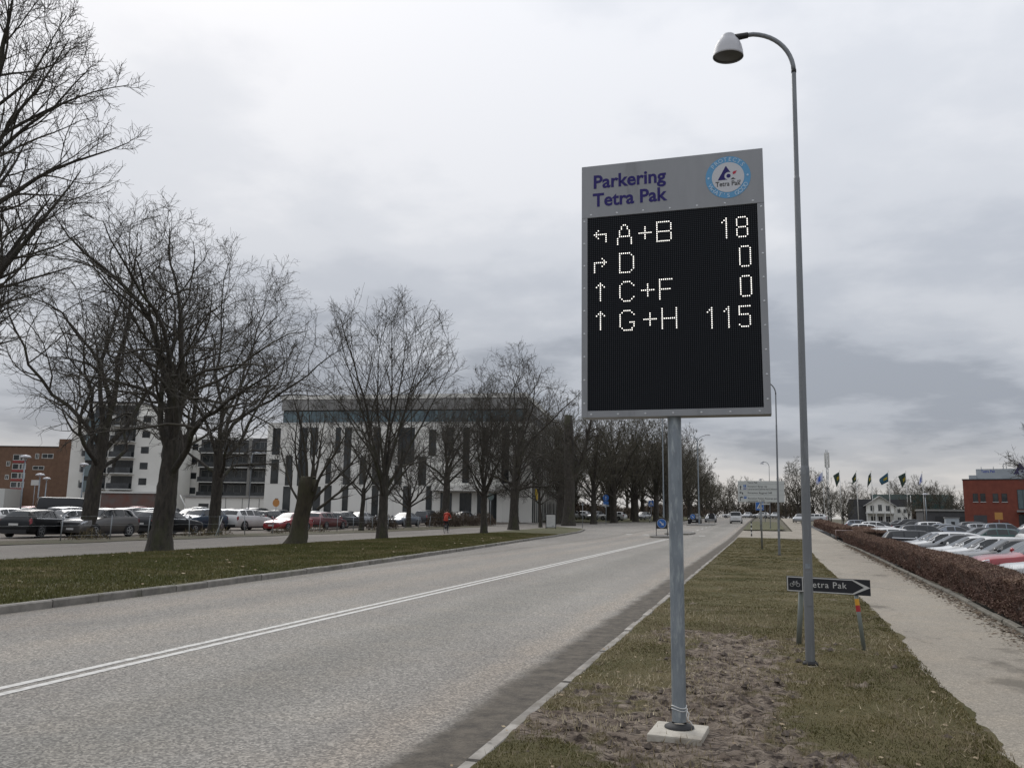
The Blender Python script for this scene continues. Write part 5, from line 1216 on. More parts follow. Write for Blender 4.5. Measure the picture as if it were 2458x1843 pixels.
# moving traffic
car('dark car with lit-looking headlights coming down the road past the island', 'hatch', 'black', -9.5, 127.5, 180, z=float(gz(127))+.0, name='oncoming_car')
car('silver car following the dark car down the road', 'estate', 'silver', -8.4, 148.5, 180, z=float(gz(148))+.0, name='oncoming_car')
car('small white van driving away up the road', 'van', 'white', -3.9, 139, 0, z=float(gz(139))+.0, name='white_van', cat='van')
for i, (x, y) in enumerate([(-7,215),(-3.4,222),(-.2,228),(3.4,235),(-24,140),(-28,146),(-32,150),(-20.5,152),(-36,158),(6.2,150),(8.8,158)]):
    car('pale car parked far off near the end of the road', 'estate', ['white','silver'][i % 2], x, y, 90*(i % 2)+80, 'far pale cars', False, z=float(gz(y))+.15)

# ------------------------------------------------------------------ people
def skin_person(name, label, joints, edges, rad, loc, rz, bones_mats):
    """one continuous skinned body; returns the mesh object"""
    me = bpy.data.meshes.new(name); names = list(joints); me.from_pydata([joints[n] for n in names], [(names.index(a), names.index(b)) for a, b in edges], []); me.update()
    o = bpy.data.objects.new(name, me); COL.objects.link(o)
    md = o.modifiers.new('skin', 'SKIN'); sv = me.skin_vertices[0].data
    for i, n in enumerate(names):
        q = rad[n]; sv[i].radius = q if isinstance(q, tuple) else (q, q); sv[i].use_root = (n == 'pelvis')
    sm = o.modifiers.new('sub', 'SUBSURF'); sm.levels = 2; sm.render_levels = 2
    dg = bpy.context.evaluated_depsgraph_get(); dg.update()
    m2 = bpy.data.meshes.new_from_object(o.evaluated_get(dg)); bpy.data.objects.remove(o)
    m2.polygons.foreach_set('use_smooth', np.ones(len(m2.polygons), bool))
    return m2
def colour_by(me, mats, fn):
    me.materials.clear()
    for m in mats: me.materials.append(m)
    for p in me.polygons: p.material_index = fn(p.center)
M_ORANGE = mat('orange_jacket', (.46,.045,.018), .7, col2=(.34,.030,.014), scale=9, bump=.01, bscale=14)
M_TROUS = mat('black_trousers', (.014,.015,.018), .8)
M_SKIN = mat('skin', (.40,.24,.17), .6)
M_HAIR = mat('dark_hair', (.030,.018,.013), .8)
M_DARKCLOTH = mat('dark_coat', (.018,.018,.022), .8)
def hand_parts(me_list, wrist, fwd, sidev, up, s=1.):
    """palm and five bent fingers as skinned-looking tubes merged into one mesh"""
    mb = MB(); w = Vector(wrist); f = Vector(fwd).normalized(); sd_ = Vector(sidev).normalized(); u = Vector(up).normalized()
    mb.tube([w-f*.01*s, w+f*.04*s, w+f*.085*s], [.026*s,.036*s,.034*s], 8)
    for k, (o_, l) in enumerate(((-.028,.062),(-.010,.072),(.010,.068),(.027,.054))):
        a = w+f*.08*s+sd_*o_*s; mb.tube([a, a+f*l*.45*s-u*.006*s, a+f*l*.7*s-u*.03*s, a+f*l*.55*s-u*.055*s], [.0095*s,.009*s,.008*s,.007*s], 6)
    a = w+f*.025*s-sd_*.03*s; mb.tube([a, a+f*.025*s-sd_*.02*s-u*.012*s, a+f*.05*s-sd_*.015*s-u*.035*s], [.011*s,.0095*s,.008*s], 6)
    return mb
# cyclist: rides away along the left path, seen from behind and a little to the right
J = {'pelvis':(0,-.18,.98),'waist':(0,-.08,1.14),'chest':(0,.10,1.34),'upchest':(0,.17,1.44),'neck':(0,.22,1.53),'headb':(0,.25,1.60),'head':(0,.27,1.69),'crown':(0,.25,1.77),
     'shl':(-.18,.16,1.42),'ell':(-.25,.34,1.20),'wrl':(-.23,.54,1.10),'shr':(.18,.16,1.42),'elr':(.25,.34,1.20),'wrr':(.23,.54,1.10),
     'hil':(-.10,-.16,.93),'knl':(-.12,.24,.78),'anl':(-.11,.10,.36),'tol':(-.11,.24,.31),'hir':(.10,-.16,.93),'knr':(.12,.14,.58),'anr':(.11,-.10,.22),'tor':(.11,.05,.17)}
E_ = [('pelvis','waist'),('waist','chest'),('chest','upchest'),('upchest','neck'),('neck','headb'),('headb','head'),('head','crown'),('upchest','shl'),('shl','ell'),('ell','wrl'),('upchest','shr'),('shr','elr'),('elr','wrr'),('pelvis','hil'),('hil','knl'),('knl','anl'),('anl','tol'),('pelvis','hir'),('hir','knr'),('knr','anr'),('anr','tor')]
Rr = {'pelvis':(.15,.13),'waist':(.15,.12),'chest':(.17,.13),'upchest':(.14,.11),'neck':.058,'headb':.075,'head':.098,'crown':.070,'shl':.075,'ell':.055,'wrl':.036,'shr':.075,'elr':.055,'wrr':.036,'hil':.098,'knl':.066,'anl':.045,'tol':.034,'hir':.098,'knr':.066,'anr':.045,'tor':.034}
CX, CYY = -22.9, 59.6
body = skin_person('person', '', J, E_, Rr, None, 0, None)
colour_by(body, [M_ORANGE, M_TROUS, M_SKIN, M_HAIR], lambda c: (3 if (c.z > 1.66 or (c.z > 1.60 and c.y < .27)) else 2) if c.z > 1.545 else (0 if (c.z > 1.0 or (c.z > .93 and abs(c.x) < .2 and c.y < -.0) or (c.y > .3 and c.z > .95)) else 1))
per = thing('person', 'person in a bright orange jacket and black trousers riding a bicycle', 'person', (CX, CYY, .12), R(8))
link('body', body, None, per)
hm = [hand_parts(None, J['wr'+s], (0,1,-.15), (1,0,0), (0,0,1)).mesh('hand') for s in 'lr']
for m_ in hm: link('hand', m_, M_SKIN, per)
for s in (-1,1):
    link('ear', MB().lathe([(0,.03),(.016,.0),(0,-.03)], 8, (s*.097,.25,1.68)).mesh('ear'), M_SKIN, per)
fc = MB(); fc.tube([(0,.36,1.69),(0,.385,1.665)], [.010,.014], 8); fc.box(-.026,.026,.346,.352,1.630,1.638); fc.box(-.042,-.022,.352,.358,1.70,1.712); fc.box(.022,.042,.352,.358,1.70,1.712)
fc.build('face', M_SKIN, per)
bkx = thing('bicycle', 'dark city bicycle ridden by the person in orange', 'bicycle', (CX, CYY, .12), R(8))
def bwheel(y):
    t = MB(); t.tube([(0, y+.33*math.cos(q), .34+.33*math.sin(q)) for q in np.linspace(0,2*math.pi,29)], .019, 6, False); w_ = t.build('wheel', M_TYRE, bkx)
    sp = MB(); sp.tube([(0, y+.315*math.cos(q), .34+.315*math.sin(q)) for q in np.linspace(0,2*math.pi,25)], .008, 5, False)
    for q in np.linspace(0, 2*math.pi, 13)[:-1]: sp.tube([(0,y,.34),(0,y+.31*math.cos(q),.34+.31*math.sin(q))], .0022, 4, False)
    sp.build('rim', M_RIM, w_)
bwheel(-.42); bwheel(.64)
fr = MB()
for a, b in (((0,-.42,.34),(0,.02,.32)),((0,.02,.32),(0,-.14,.84)),((0,-.14,.84),(0,-.42,.34)),((0,.02,.32),(0,.48,.80)),((0,-.12,.78),(0,.46,.86)),((0,.45,.95),(0,.64,.34))): fr.tube([a,b], .017, 8)
fr.build('frame', mat('dark_frame', (.015,.016,.02), .4), bkx)
MB().tube([(-.27,.50,1.06),(-.16,.56,1.05),(0,.48,1.0),(.16,.56,1.05),(.27,.50,1.06)], .013, 8).build('handlebar', M_CHROME, bkx)
MB().add([(0,.10,.90),(-.07,-.22,.91),(.07,-.22,.91),(0,.10,.87),(-.07,-.22,.86),(.07,-.22,.86)], [(0,1,2),(3,5,4),(0,3,4,1),(1,4,5,2),(2,5,3,0)]).build('saddle', M_TRIM, bkx)
cr_ = MB(); cr_.tube([(-.09,.12,.28),(-.06,.13,.28),(-.06,.02,.32),(.06,.02,.32),(.06,-.06,.17),(.09,-.06,.17)], .010, 6); cr_.build('crank', M_CHROME, bkx)
MB().box(-.06,.06,-.60,-.20,.70,.72).build('rack', M_TRIM, bkx); MB().disc((0,-.03+.0,.32),.09,16,'x').build('chainring', M_CHROME, bkx)
MB().box(-.03,.03,-.64,-.60,.66,.72).build('rear_lamp', M_TAILL, bkx)
# walker half hidden by the street lamp
J2 = {'pelvis':(0,0,.95),'waist':(0,0,1.1),'chest':(0,.02,1.3),'upchest':(0,.02,1.42),'neck':(0,.03,1.52),'headb':(0,.04,1.6),'head':(0,.05,1.68),'crown':(0,.04,1.76),
      'shl':(-.19,.02,1.42),'ell':(-.25,.06,1.14),'wrl':(-.24,-.10,.90),'shr':(.19,.02,1.42),'elr':(.25,-.02,1.14),'wrr':(.24,.16,.92),'hil':(-.10,0,.90),'knl':(-.11,.14,.50),'anl':(-.10,.16,.09),'tol':(-.10,.30,.05),'hir':(.10,0,.90),'knr':(.11,.0,.49),'anr':(.10,-.26,.14),'tor':(.10,-.16,.06)}
b2 = skin_person('person', '', J2, E_, Rr, None, 0, None)
colour_by(b2, [M_DARKCLOTH, M_TROUS, M_SKIN, M_HAIR], lambda c: (3 if (c.z > 1.67 or (c.z > 1.56 and c.y < .05)) else 2) if c.z > 1.545 else (0 if c.z > .86 else 1))
p2 = thing('person', 'person in dark clothes walking away on the path behind the tall street lamp', 'person', (3.05, 64.5, .08))
link('body', b2, None, p2)
for s in 'lr': link('hand', hand_parts(None, J2['wr'+s], (0,.25,-1), (0,1,0), (1,0,0)).mesh('hand'), M_SKIN, p2)
# ------------------------------------------------------------------ buildings
M_WWALL = mat('white_render', (.70,.69,.65), .85, col2=(.64,.63,.59), scale=.35, detail=6, bump=.004, bscale=9)
M_WPANEL = mat('white_panel', (.74,.725,.68), .75, col2=(.69,.68,.635), scale=.25, detail=5, rand=.035)
M_GREYPAN = mat('grey_cladding', (.20,.20,.195), .6, .2, col2=(.26,.255,.245), scale=.6, rand=.10)
M_WGLASS = mat('window_glass', (.012,.017,.020), .12, spec=.35, col2=(.045,.05,.052), scale=.45, detail=2, rand=.45)
M_BGLASS = mat('blue_glass', (.055,.095,.115), .08, spec=.9, col2=(.09,.14,.155), scale=.4, rand=.25)
M_DFRAME = mat('dark_frame_metal', (.035,.036,.038), .5, .3)
M_BRICKY = mat('ochre_brick', (.165,.096,.062), .9, col2=(.125,.072,.047), scale=1.4, detail=8, bump=.01, bscale=20)
M_BRICKR = mat('red_brick', (.21,.060,.038), .9, col2=(.165,.045,.030), scale=1.2, detail=8, bump=.01, bscale=20)
M_ROOFD = mat('dark_roofing', (.045,.045,.047), .8)
M_BALC = mat('balcony_glazing', (.032,.035,.038), .25, spec=.35, col2=(.06,.064,.068), scale=1.2)
M_SLAB = mat('white_slab', (.56,.56,.54), .8)
M_DGREY = mat('dark_plaster', (.055,.055,.058), .85, col2=(.075,.075,.078), scale=.6)
def window(root, x0, x1, z0, z1, y, glass=M_WGLASS, frame=M_DFRAME, fw=.08, mull=0, sill=False, dep=.10):
    """frame stands proud of the wall plane y (viewer on -y); glass set back within it"""
    f = MB(); f.box(x0,x0+fw,y-.03,y+dep,z0,z1); f.box(x1-fw,x1,y-.03,y+dep,z0,z1); f.box(x0+fw+.002,x1-fw-.002,y-.028,y+dep,z1-fw,z1); f.box(x0+fw+.002,x1-fw-.002,y-.028,y+dep,z0,z0+fw)
    for k in range(mull):
        xm = x0+(x1-x0)*(k+1)/(mull+1); f.box(xm-fw*.4,xm+fw*.4,y-.026,y+dep,z0+fw+.002,z1-fw-.002)
    wo = f.build('window', frame, root)
    MB().box(x0+fw*.5,x1-fw*.5,y+.0-.012,y+.02,z0+fw*.5,z1-fw*.5).build('pane', glass, wo)
    if sill: MB().box(x0-.06,x1+.06,y-.09,y-.001,z0-.09,z0-.005).build('sill', M_SLAB, wo)
    return wo
# --- white office: local x runs from the near corner to the left along the front (mirrored), so use -s
of = thing('office_building', 'white office block with tall slit windows and a dark glazed top storey', 'building', (-31.1,113.9,.0), math.atan2(.116,.9932))
OW, OH = 40.3, 14.6
MB().box(-OW,0,0,70,-.3,OH).build('wall', M_WWALL, of)
# wall panels: proud joints on the front
for zi, (z0, z1) in enumerate(((.0,5.55),(5.58,9.75),(9.78,14.58))):
    s = 0.; k = 0
    while s < OW-.2:
        e = min(s+4.03, OW); MB().box(-e+.012,-s-.012,-.05,-.001,z0,z1).build('wall_panel', M_WPANEL, of); s = e
WINS = [(38.2,39.45,9.91,13.92),(38.21,39.43,5.61,9.23),(36.04,37.11,5.37,9.74),(36.12,37.29,.5,5.2),(33.89,35.19,5.31,13.98),(32.19,33.39,9.92,13.98),(28.65,29.46,10.17,13.96),(26.94,28.04,5.53,13.95),(27.1,28.0,.4,5.3),(29.93,30.74,5.67,9.42),(31.41,32.56,.4,5.23),(28.6,29.65,.4,5.42) if False else (29.7,30.8,.4,5.42),(38.02,38.53,2.44,3.43),(22.44,23.57,5.56,13.94),(22.46,23.48,.4,5.47),(17.24,19.74,8.54,13.92),(19.01,20.14,5.59,8.37),(17.52,18.75,.4,5.43),(15.36,16.51,5.53,9.69),(14.0,15.1,9.78,13.6),(14.4,15.3,.4,5.45),(24.6,25.5,5.6,9.6),(11.4,12.5,9.8,13.9),(9.0,10.0,5.9,13.9),(6.2,7.2,9.8,13.9),(3.2,4.3,5.9,13.9),(1.1,1.9,9.8,13.9)]
for a, b, c, d in WINS: window(of, -b, -a, c, d, -.055, M_WGLASS, M_DFRAME, .07, 0, False, .05)
# entrance
cp = MB().box(-14.1,-4.6,-1.8,-.06,4.75,5.52).build('canopy', M_WPANEL, of)
MB().box(-14.0,-4.7,-1.78,-.07,4.70,4.748).build('soffit', M_GREYPAN, cp)
for a, b in ((11.46,13.14),(8.57,10.31),(6.6,7.74),(4.9,6.0)): window(of, -b, -a, .05, 4.5, -.055, M_WGLASS, M_DFRAME, .09, 1, False, .05)
# setback top storey
MB().box(-38.2,-1.2,.5,60,OH-.1,16.62).build('top_glazing_core', M_DFRAME, of)
for k in range(25):
    x0 = -38.1+k*1.47; MB().box(x0+.03,x0+1.44,.42,.499,14.82,16.45).build('glass_pane', M_BGLASS, of)
for k in range(20):
    x0 = -38.4+k*1.86; MB().box(x0+.01,x0+1.85,.25,.42,16.64,18.25).build('cladding_panel', M_GREYPAN, of)
MB().box(-38.42,-1.0,.43,60,16.63,18.2).build('top_storey', M_GREYPAN, of)
MB().box(-38.6,-.8,.15,60.2,18.27,18.9).build('parapet', M_WPANEL, of)
MB().box(-OW-.05,.05,-.12,.25,OH+.0,OH+.14).build('coping', M_SLAB, of)
# long side towards the road: fins between dark slots
for k in range(34):
    y0 = 1.2+k*2.0; wdt = .85 if k % 3 else 1.15; z0 = .3 if k % 2 else 0.3
    MB().box(.0015,.06,y0,y0+wdt,z0,14.0 if k % 4 else 9.4).build('slot_window', M_WGLASS, of)
    MB().box(.0015,.10,y0+wdt+.02,y0+wdt+.14,.1,14.4).build('fin', M_WPANEL, of)
# --- white apartment tower with balconies
ap = thing('apartment_tower', 'white apartment tower with stacked dark glazed balconies', 'building', (-117,121.6,.4), math.atan2(.287,.958))
MB().box(-.2,14.2,0,14,-.5,17.8).build('wall', M_WWALL, ap); 
MB().add([(-.2,0,-.5),(-.2,0,17.8),(-2.4,13,17.8),(-2.4,13,-.5)],[(0,1,2,3)]).build('splayed_wall', M_WWALL, ap)
MB().box(-2.4,.0,.02,14,-.5,17.6).build('side_wing', M_WWALL, ap)
pent = MB().box(.4,9.2,1.2,12,17.8,20.3).build('penthouse', M_WWALL, ap); MB().box(.9,8.8,1.05,1.19,18.2,19.9).build('penthouse_glazing', M_BALC, pent); MB().box(.2,9.6,.9,12.2,20.31,20.6).build('roof_slab', M_ROOFD, pent)
for fl, z in enumerate((4.55,7.35,10.2,13.05,15.85)):
    MB().box(5.1,9.3,-1.5,-.01,z-.02,z+.14).build('balcony_slab', M_SLAB, ap)
    b = MB().box(5.2,9.2,-1.45,-1.38,z+.15,z+1.15).build('balcony_rail', M_BALC, ap)
    window(ap, 5.3,9.1, z+.2, z+2.45, -.01, M_WGLASS, M_DFRAME, .08, 3)
    MB().box(.1,4.5,-1.2,-.01,z-.02,z+.14).build('balcony_slab', M_SLAB, ap)
    MB().box(.9,2.9,-1.26,-1.19,z-.5,z+1.5).build('glass_screen', M_BGLASS, ap)
    for xx in (.3,2.95,3.6): MB().box(xx,xx+.6,-1.14,-1.08,z+.16,z+1.2).build('balcony_rail', M_BALC, ap)
    window(ap, .4,4.3, z+.2, z+2.5, -.01, M_WGLASS, M_DFRAME, .08, 2)
    window(ap, 10.3,11.7, z+.9, z+2.1, -.01, M_WGLASS, M_DFRAME, .07, 1)
    MB().box(-.5,-.25,-.02,.02,z+.3,z+1.6).build('gutter_piece', M_GREYPAN, ap)
MB().box(4.6,14.4,-2.2,-.05,3.9,4.2).build('porch_roof', M_SLAB, ap); MB().box(4.8,14.2,-2.0,-.06,-.4,3.89).build('porch_wall', mat('brown_grey_wall', (.13,.11,.10), .9, col2=(.16,.07,.055), scale=.5), ap)
# --- ochre brick block
bb = thing('brick_block', 'ochre brick block with a column of red and white panelled windows', 'building', (-138.2,141.3,.4), math.atan2(.287,.958))
MB().box(-40,2,0,14,-.5,13.8).build('wall', M_BRICKY, bb); MB().box(-3.4,2,-.3,9,-.5,15.5).build('stair_tower', M_BRICKY, bb); MB().box(-40,-3.45,-.15,14,13.8,13.95).build('coping', M_ROOFD, bb)
M_REDPAN = mat('red_panel', (.24,.03,.03), .7)
for k, z in enumerate((11.4,9.5,7.6,5.7)):
    for x0, x1 in ((-12.9,-11.55),(-11.45,-10.8),(-10.7,-10.05)): window(bb, x0, x1, z-.5, z+.75, -.02, M_WGLASS, M_SLAB, .09, 0)
    MB().box(-12.9,-10.05,-.06,-.005,z-.95,z-.55).build('panel', M_REDPAN, bb)
for x0, x1, z0, z1 in ((-6.9,-4.5,11.4,12.4),(-8.3,-7.5,11.3,12.4),(-14.2,-13.4,9.7,10.7),(-14.2,-13.4,6.9,7.9),(-8.6,-6.2,9.0,9.8)): window(bb, x0, x1, z0, z1, -.02, M_WGLASS, M_SLAB, .09, 1)
MB().box(-18,-10.3,-6,-.4,-.4,4.9).build('low_annex', M_SLAB, bb)
# --- dark balcony block
da = thing('balcony_block', 'dark apartment block with rows of white-edged balconies behind the parked cars', 'building', (-93.5,144.2,.4), math.atan2(.287,.958))
MB().box(-21.5,.3,0,14,-.5,15.4).build('wall', M_DGREY, da); MB().box(-21.5,-3.2,-.2,-.01,15.0,15.5).build('cornice', M_SLAB, da)
for s0, s1 in ((-15.6,-13.4),(-21.4,-18.2)): MB().box(s0,s1,-.25,-.01,-.4,14.9).build('white_bay', M_WWALL, da)
MB().box(-3.4,-2.9,-1.9,-1.4,-.4,15.2).build('corner_column', mat('column_grey', (.20,.195,.185), .8), da)
for z in (3.6,6.5,9.4,12.2):
    for x0, x1 in ((-18.1,-15.7),(-13.3,-8.2),(-8.0,-3.5),(-2.8,.2)):
        MB().box(x0,x1,-1.6,-.02,z,z+.16).build('balcony_slab', M_SLAB, da); MB().box(x0+.05,x1-.05,-1.55,-1.5,z+.17,z+1.1).build('balcony_rail', M_BALC, da)
        window(da, x0+.2, x1-.2, z+.25, z+2.5, -.01, M_WGLASS, M_GREYPAN, .07, 2)
    window(da, -15.1,-13.9, z+.7, z+1.9, -.255, M_WGLASS, M_DFRAME, .07, 0)
# --- low white shed
ls = thing('low_white_building', 'low white flat-roofed building with dark door behind the car park', 'building', (-81,116,.3), math.atan2(.287,.958)-R(14))
MB().box(-9,9,0,8,-.3,3.3).build('wall', M_WWALL, ls); MB().box(-9.2,9.2,-.3,8.2,3.31,3.6).build('roof', M_GREYPAN, ls)
MB().box(-6.4,-4.6,-.06,-.005,-.1,2.3).build('door', M_DFRAME, ls)
for x in (-1.5,1.5,4.5,7.5): MB().box(x-.04,x+.04,-.05,-.005,0,3.2).build('joint_cover', M_GREYPAN, ls)
MB().tube([(-9.6,-.5,3.6),(-7.4,-.6,.2)], .10, 6).build('gate_arm', M_SLAB, ls)
# --- red brick building at the right
rb = thing('red_brick_building', 'red brick building with paired windows and pale rooftop plant room', 'building', (32.55,155.9,.3), R(-14))
MB().box(0,40,0,20,-.8,8.0).build('wall', M_BRICKR, rb); MB().box(-.08,40,-.08,20,8.0,8.16).build('coping', M_ROOFD, rb)
for x0, x1 in ((1.37,2.10),(2.45,3.2),(4.24,5.02),(5.5,6.29)): window(rb, x0, x1, 4.4, 5.75, -.02, M_WGLASS, M_DFRAME, .07, 0, True)
for x0, x1 in ((12.2,13.),(13.3,14.1)): window(rb, x0, x1, 4.4, 5.75, -.02, M_WGLASS, M_DFRAME, .07, 0, True)
window(rb, 7.72, 9.3, 3.2, 6.4, -.02, M_BGLASS, M_DFRAME, .08, 1); MB().box(7.5,16,-1.4,-.02,2.75,3.05).build('porch_slab', M_GREYPAN, rb)
window(rb, 7.7, 9.2, .1, 2.4, -.02, M_WGLASS, M_DFRAME, .08, 1); window(rb, 9.5, 11.5, .1, 2.4, -.02, M_WGLASS, M_DFRAME, .08, 1)
dr = MB().box(1.3,3.2,-.05,-.004,-.6,2.2).build('door', M_DGREY, rb); MB().box(2.9,3.0,-.09,-.052,.6,.9).build('handle', M_GALV, dr)
window(rb, 4.06, 4.95, .2, 1.1, -.02, M_WGLASS, M_DFRAME, .06); window(rb, 5.3, 6.2, .2, 1.1, -.02, M_WGLASS, M_DFRAME, .06)
M_PLANT = mat('pale_cladding', (.40,.43,.45), .6, .1, col2=(.34,.37,.39), scale=.8)
pr = MB().box(2.0,13,3,9,8.15,9.95).build('plant_room', M_PLANT, rb); MB().box(.9,2.0,2.5,4,8.15,8.9).build('roof_unit', M_PLANT, rb); MB().box(7.2,10.4,1.5,2.9,8.15,8.75).build('roof_unit', M_PLANT, rb)
sign_text('Tetra Pak', 2.75, 2.98, 9.35, .62, mat('blue_letters', (.03,.06,.36), .5), pr, .012, sx=.85)
for x in (2.8,4.6,6.1,6.5): MB().tube([(x,4,9.95),(x,4,10.4+(x > 6)*.5)], .05, 6).build('vent', M_GALVD, pr)
lg = MB(); lg.add([(x,-.0,z) for x, z in [(7.5,9.0),(8.4,10.8),(9.0,9.9),(8.75,9.65),(8.35,9.75),(8.1,9.45),(8.2,9.1),(8.35,9.0)]], [tuple(range(8))])
lo = MB().prism([(7.45,8.95),(8.42,10.85),(9.1,9.85),(8.78,9.62),(8.4,9.72),(8.16,9.42),(8.25,9.1),(8.4,8.95)], 1.2, 1.3).build('roof_emblem', M_NAVYD, rb)
MB().tube([(8.72,1.18,9.38),(8.72,1.28,9.38)], .17, 16).build('emblem_eye', M_NAVYD, lo)
# --- white wooden villa with verandah
vl = thing('wooden_villa', 'white wooden villa with gabled verandah behind the flagpoles', 'house', (36.6,292,1.0), R(-4))
MB().box(-4.1,4.1,0,9,-1,5.2).build('wall', M_WWALL, vl); MB().box(-9.5,-4.12,1.5,9,-1,4.6).build('side_wing', M_DGREY, vl); MB().box(4.12,9.0,1.5,9,-1,4.6).build('side_wing', M_WWALL, vl)
MB().prism([(-4.1,5.2),(4.1,5.2),(0,7.7)], 0.02, 9).build('gable', M_WWALL, vl)
rf = MB(); rf.prism([(-5.0,4.75),(-4.7,4.7),(0,7.75),(0,8.1)], -.8, 9.2); rf.prism([(5.0,4.75),(0,8.1),(0,7.75),(4.7,4.7)], -.8, 9.2); rf.build('roof', mat('pale_roof', (.33,.33,.32), .8), vl)
MB().prism([(-10,4.6),(10,4.6),(9,7.0),(-9,7.0)], 2.5, 9.1).build('main_roof', M_ROOFD, vl)
for x in (-2.3,0,2.3): window(vl, x-.62, x+.62, 3.1, 5.0+(x == 0)*.3, -.02, M_WGLASS, M_SLAB, .1, 1)
for x in (-2.2,0,2.2): window(vl, x-.7, x+.7, -.5, 1.6, -.02, M_WGLASS, M_SLAB, .1, 1)
for x in (5.6,7.4): window(vl, x-.5, x+.5, 2.6, 4.0, 1.48, M_WGLASS, M_SLAB, .1, 1); window(vl, x-.5, x+.5, -.3, 1.4, 1.48, M_WGLASS, M_SLAB, .1, 1)
MB().box(-4.3,4.3,-1.8,-.05,2.35,2.75).build('verandah_roof', M_SLAB, vl)
for x in (-4.0,-1.3,1.3,4.0): MB().box(x-.14,x+.14,-1.75,-1.5,-1,2.34).build('pillar', M_SLAB, vl)
# --- glass block behind the villa
gb = thing('glass_building', 'dark green glass office block behind the villa and flagpoles', 'building', (38,325,1.0), R(-6))
MB().box(0,26,0,14,-1,9.2).build('wall', M_DGREY, gb)
for fl in range(3):
    for k in range(13): MB().box(.2+k*1.98,2.1+k*1.98,-.06,-.003,fl*3.1+.5,fl*3.1+3.2).build('glass_pane', mat('green_glass', (.035,.075,.072), .1, spec=.9, rand=.3), gb)
lb = thing('low_shed', 'low dark flat-roofed shed between the glass block and red building', 'building', (52,262,.5), R(4))
MB().box(-8,8,0,8,-1,3.6).build('wall', M_DGREY, lb); MB().box(-8.3,8.3,-.4,8.2,3.61,4.1).build('roof', M_GREYPAN, lb); MB().box(-5,3,-.05,-.004,.4,2.2).build('door', M_DFRAME, lb)
tb = thing('ticket_hut', 'small pale kiosk box in the right car park', 'kiosk', (27.6,141,-.2)); MB().box(-.9,.9,-.6,.6,-.2,2.1).build('wall', M_PLANT, tb); MB().box(-1.,1.,-.7,.7,2.11,2.25).build('roof', M_GREYPAN, tb); MB().box(-.2,.3,-.63,-.602,1.1,1.6).build('screen', M_DFRAME, tb)
# ------------------------------------------------------------------ flags and mast
M_FPOLE = mat('white_pole', (.60,.60,.58), .5)
M_FDARK = mat('dark_green_flag', (.020,.040,.030), .8, col2=(.030,.055,.04), scale=1.)
M_FBLUE = mat('teal_flag', (.025,.085,.13), .8)
M_FYEL = mat('flag_yellow', (.34,.27,.03), .8)
M_FWHT = mat('flag_white', (.48,.50,.62), .8, col2=(.40,.43,.58), scale=2)
M_FNAVY = mat('flag_blue_mark', (.06,.12,.42), .8)
def flag_mesh(drop, wid, seed):
    nx_, nz_ = 9, 10; V = []
    for i in range(nx_+1):
        for j in range(nz_+1):
            u, v = i/nx_, j/nz_
            V.append((-wid*u*(.75+.25*math.sin(v*2.2+seed)), .16*math.sin(u*9+v*2.5+seed)*u+.05*math.sin(v*7+seed), -drop*v-u*(1.2+.35*math.sin(seed*2+v*3))*(.8)))
    I_ = np.arange(len(V)).reshape(nx_+1,nz_+1); return V, I_
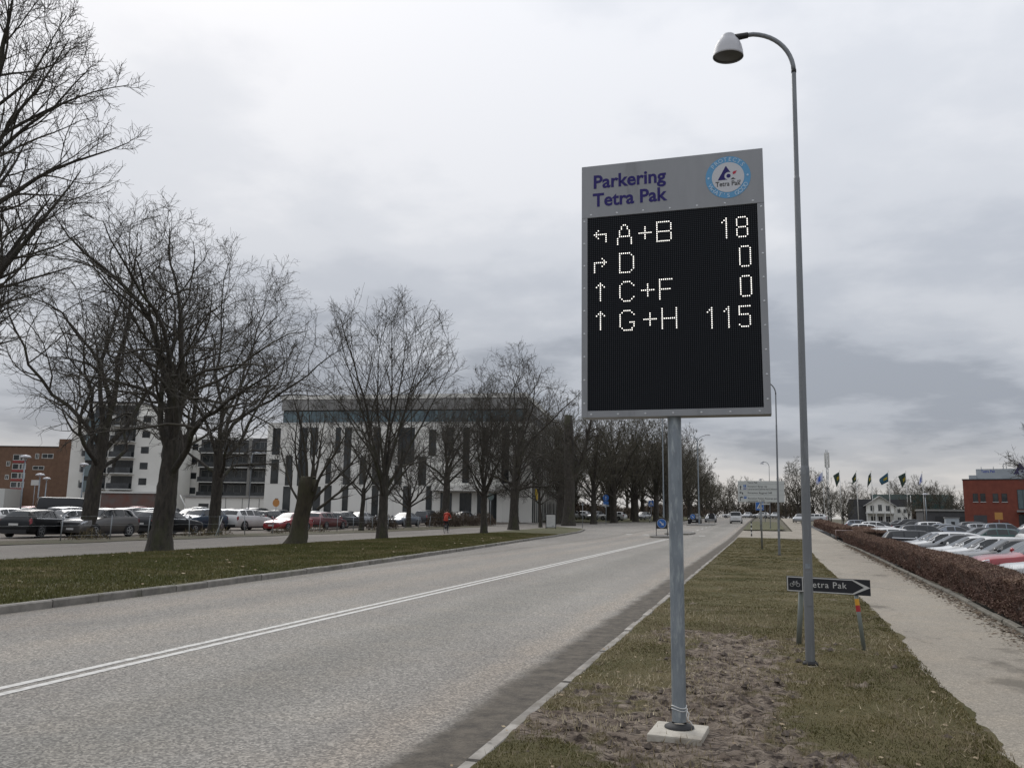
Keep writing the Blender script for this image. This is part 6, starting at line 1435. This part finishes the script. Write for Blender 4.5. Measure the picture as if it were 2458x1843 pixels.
def flagpole(label, x, y, h, col, seed, mark, group='flagpoles', furl=1.):
    t = thing('flagpole', label, 'flagpole', (x, y, gzl(x,y)), 0, group)
    MB().tube([(0,0,-.2),(0,0,h)], [.085,.05], 10).build('pole', M_FPOLE, t); MB().lathe([(0,h+.14),(.09,h+.07),(0,h)], 10).build('finial', M_FYEL, t)
    V, I_ = flag_mesh(1.75, 1.55*furl, seed); V = [(a-.07, b, c+h-.15) for a, b, c in V]; n1_, n2_ = I_.shape
    fl = MB()
    cells = [(i,j) for i in range(n1_-1) for j in range(n2_-1)]
    def sub(sel): 
        m_ = MB(); idx = {}; F_ = []
        for i, j in sel:
            F_.append([I_[i,j],I_[i,j+1],I_[i+1,j+1],I_[i+1,j]])
        us = sorted({int(q) for f in F_ for q in f}); mp = {q: k for k, q in enumerate(us)}
        return mesh_np('flag', [V[q] for q in us], [[mp[int(q)] for q in f] for f in F_], True)
    mk = lambda i, j: (abs(j-5.) < 1.4 and 1 <= i <= 4) if mark else (3 <= i <= 5 and 2 <= j <= 7)
    f = link('flag', sub([c for c in cells if not mk(*c)]), col, t)
    link('flag_mark', sub([c for c in cells if mk(*c)]), M_FYEL if mark else M_FNAVY, f)
    sol = f.modifiers.new('thickness','SOLIDIFY'); sol.thickness = .01
    return t
FL = [(11.57,170.5,M_FWHT,0),(14.64,171.4,M_FDARK,1),(17.71,172.3,M_FDARK,1),(20.48,173.2,M_FDARK,1),(23.63,174.1,M_FBLUE,1),(26.86,175.1,M_FDARK,1),(29.86,176.,M_FWHT,0)]
lbs = ['flagpole flying a limp white flag with blue mark beside the telecom mast','flagpole with dark flag next to the white flag by the mast','flagpole with dark furled flag in front of the villa trees','flagpole with narrow dark hanging flag over the villa','flagpole with teal and dark flag right of the villa gable','flagpole with dark yellow-striped flag before the glass block','flagpole with furled white flag nearest the red building']
for i, (x, y, m_, mk_) in enumerate(FL): flagpole(lbs[i], x, y, 10.3, m_, i*1.7+.4, mk_, furl=[.8,.75,.85,.5,1.05,1.0,.55][i])
sp = thing('flagpole', 'bare white pole without a flag between the last two flagpoles', 'flagpole', (28.2,180,gzl(28,180)), 0, 'flagpoles'); MB().tube([(0,0,-.2),(0,0,5.9)], [.08,.06], 8).build('pole', M_FPOLE, sp)
ms = thing('telecom_mast', 'tall steel telecom mast with antenna bundle beside the white flag', 'mast', (15.6,215,.6), R(20))
for i in range(3):
    q = 2.09*i; MB().tube([(.32*math.cos(q),.32*math.sin(q),-1.5),(.26*math.cos(q),.26*math.sin(q),17.5)], .06, 6).build('leg', M_GALVD, ms)
    MB().box(.5*math.cos(q)-.12,.5*math.cos(q)+.12,.5*math.sin(q)-.12,.5*math.sin(q)+.12,13.2,16.8).build('antenna', M_SLAB, ms)
for k in range(14):
    z = .5+k*1.2
    for i in range(3):
        a, b = 2.09*i, 2.09*(i+1); MB().tube([(.3*math.cos(a),.3*math.sin(a),z),(.3*math.cos(b),.3*math.sin(b),z+1.2)], .025, 4).build('brace', M_GALVD, ms)
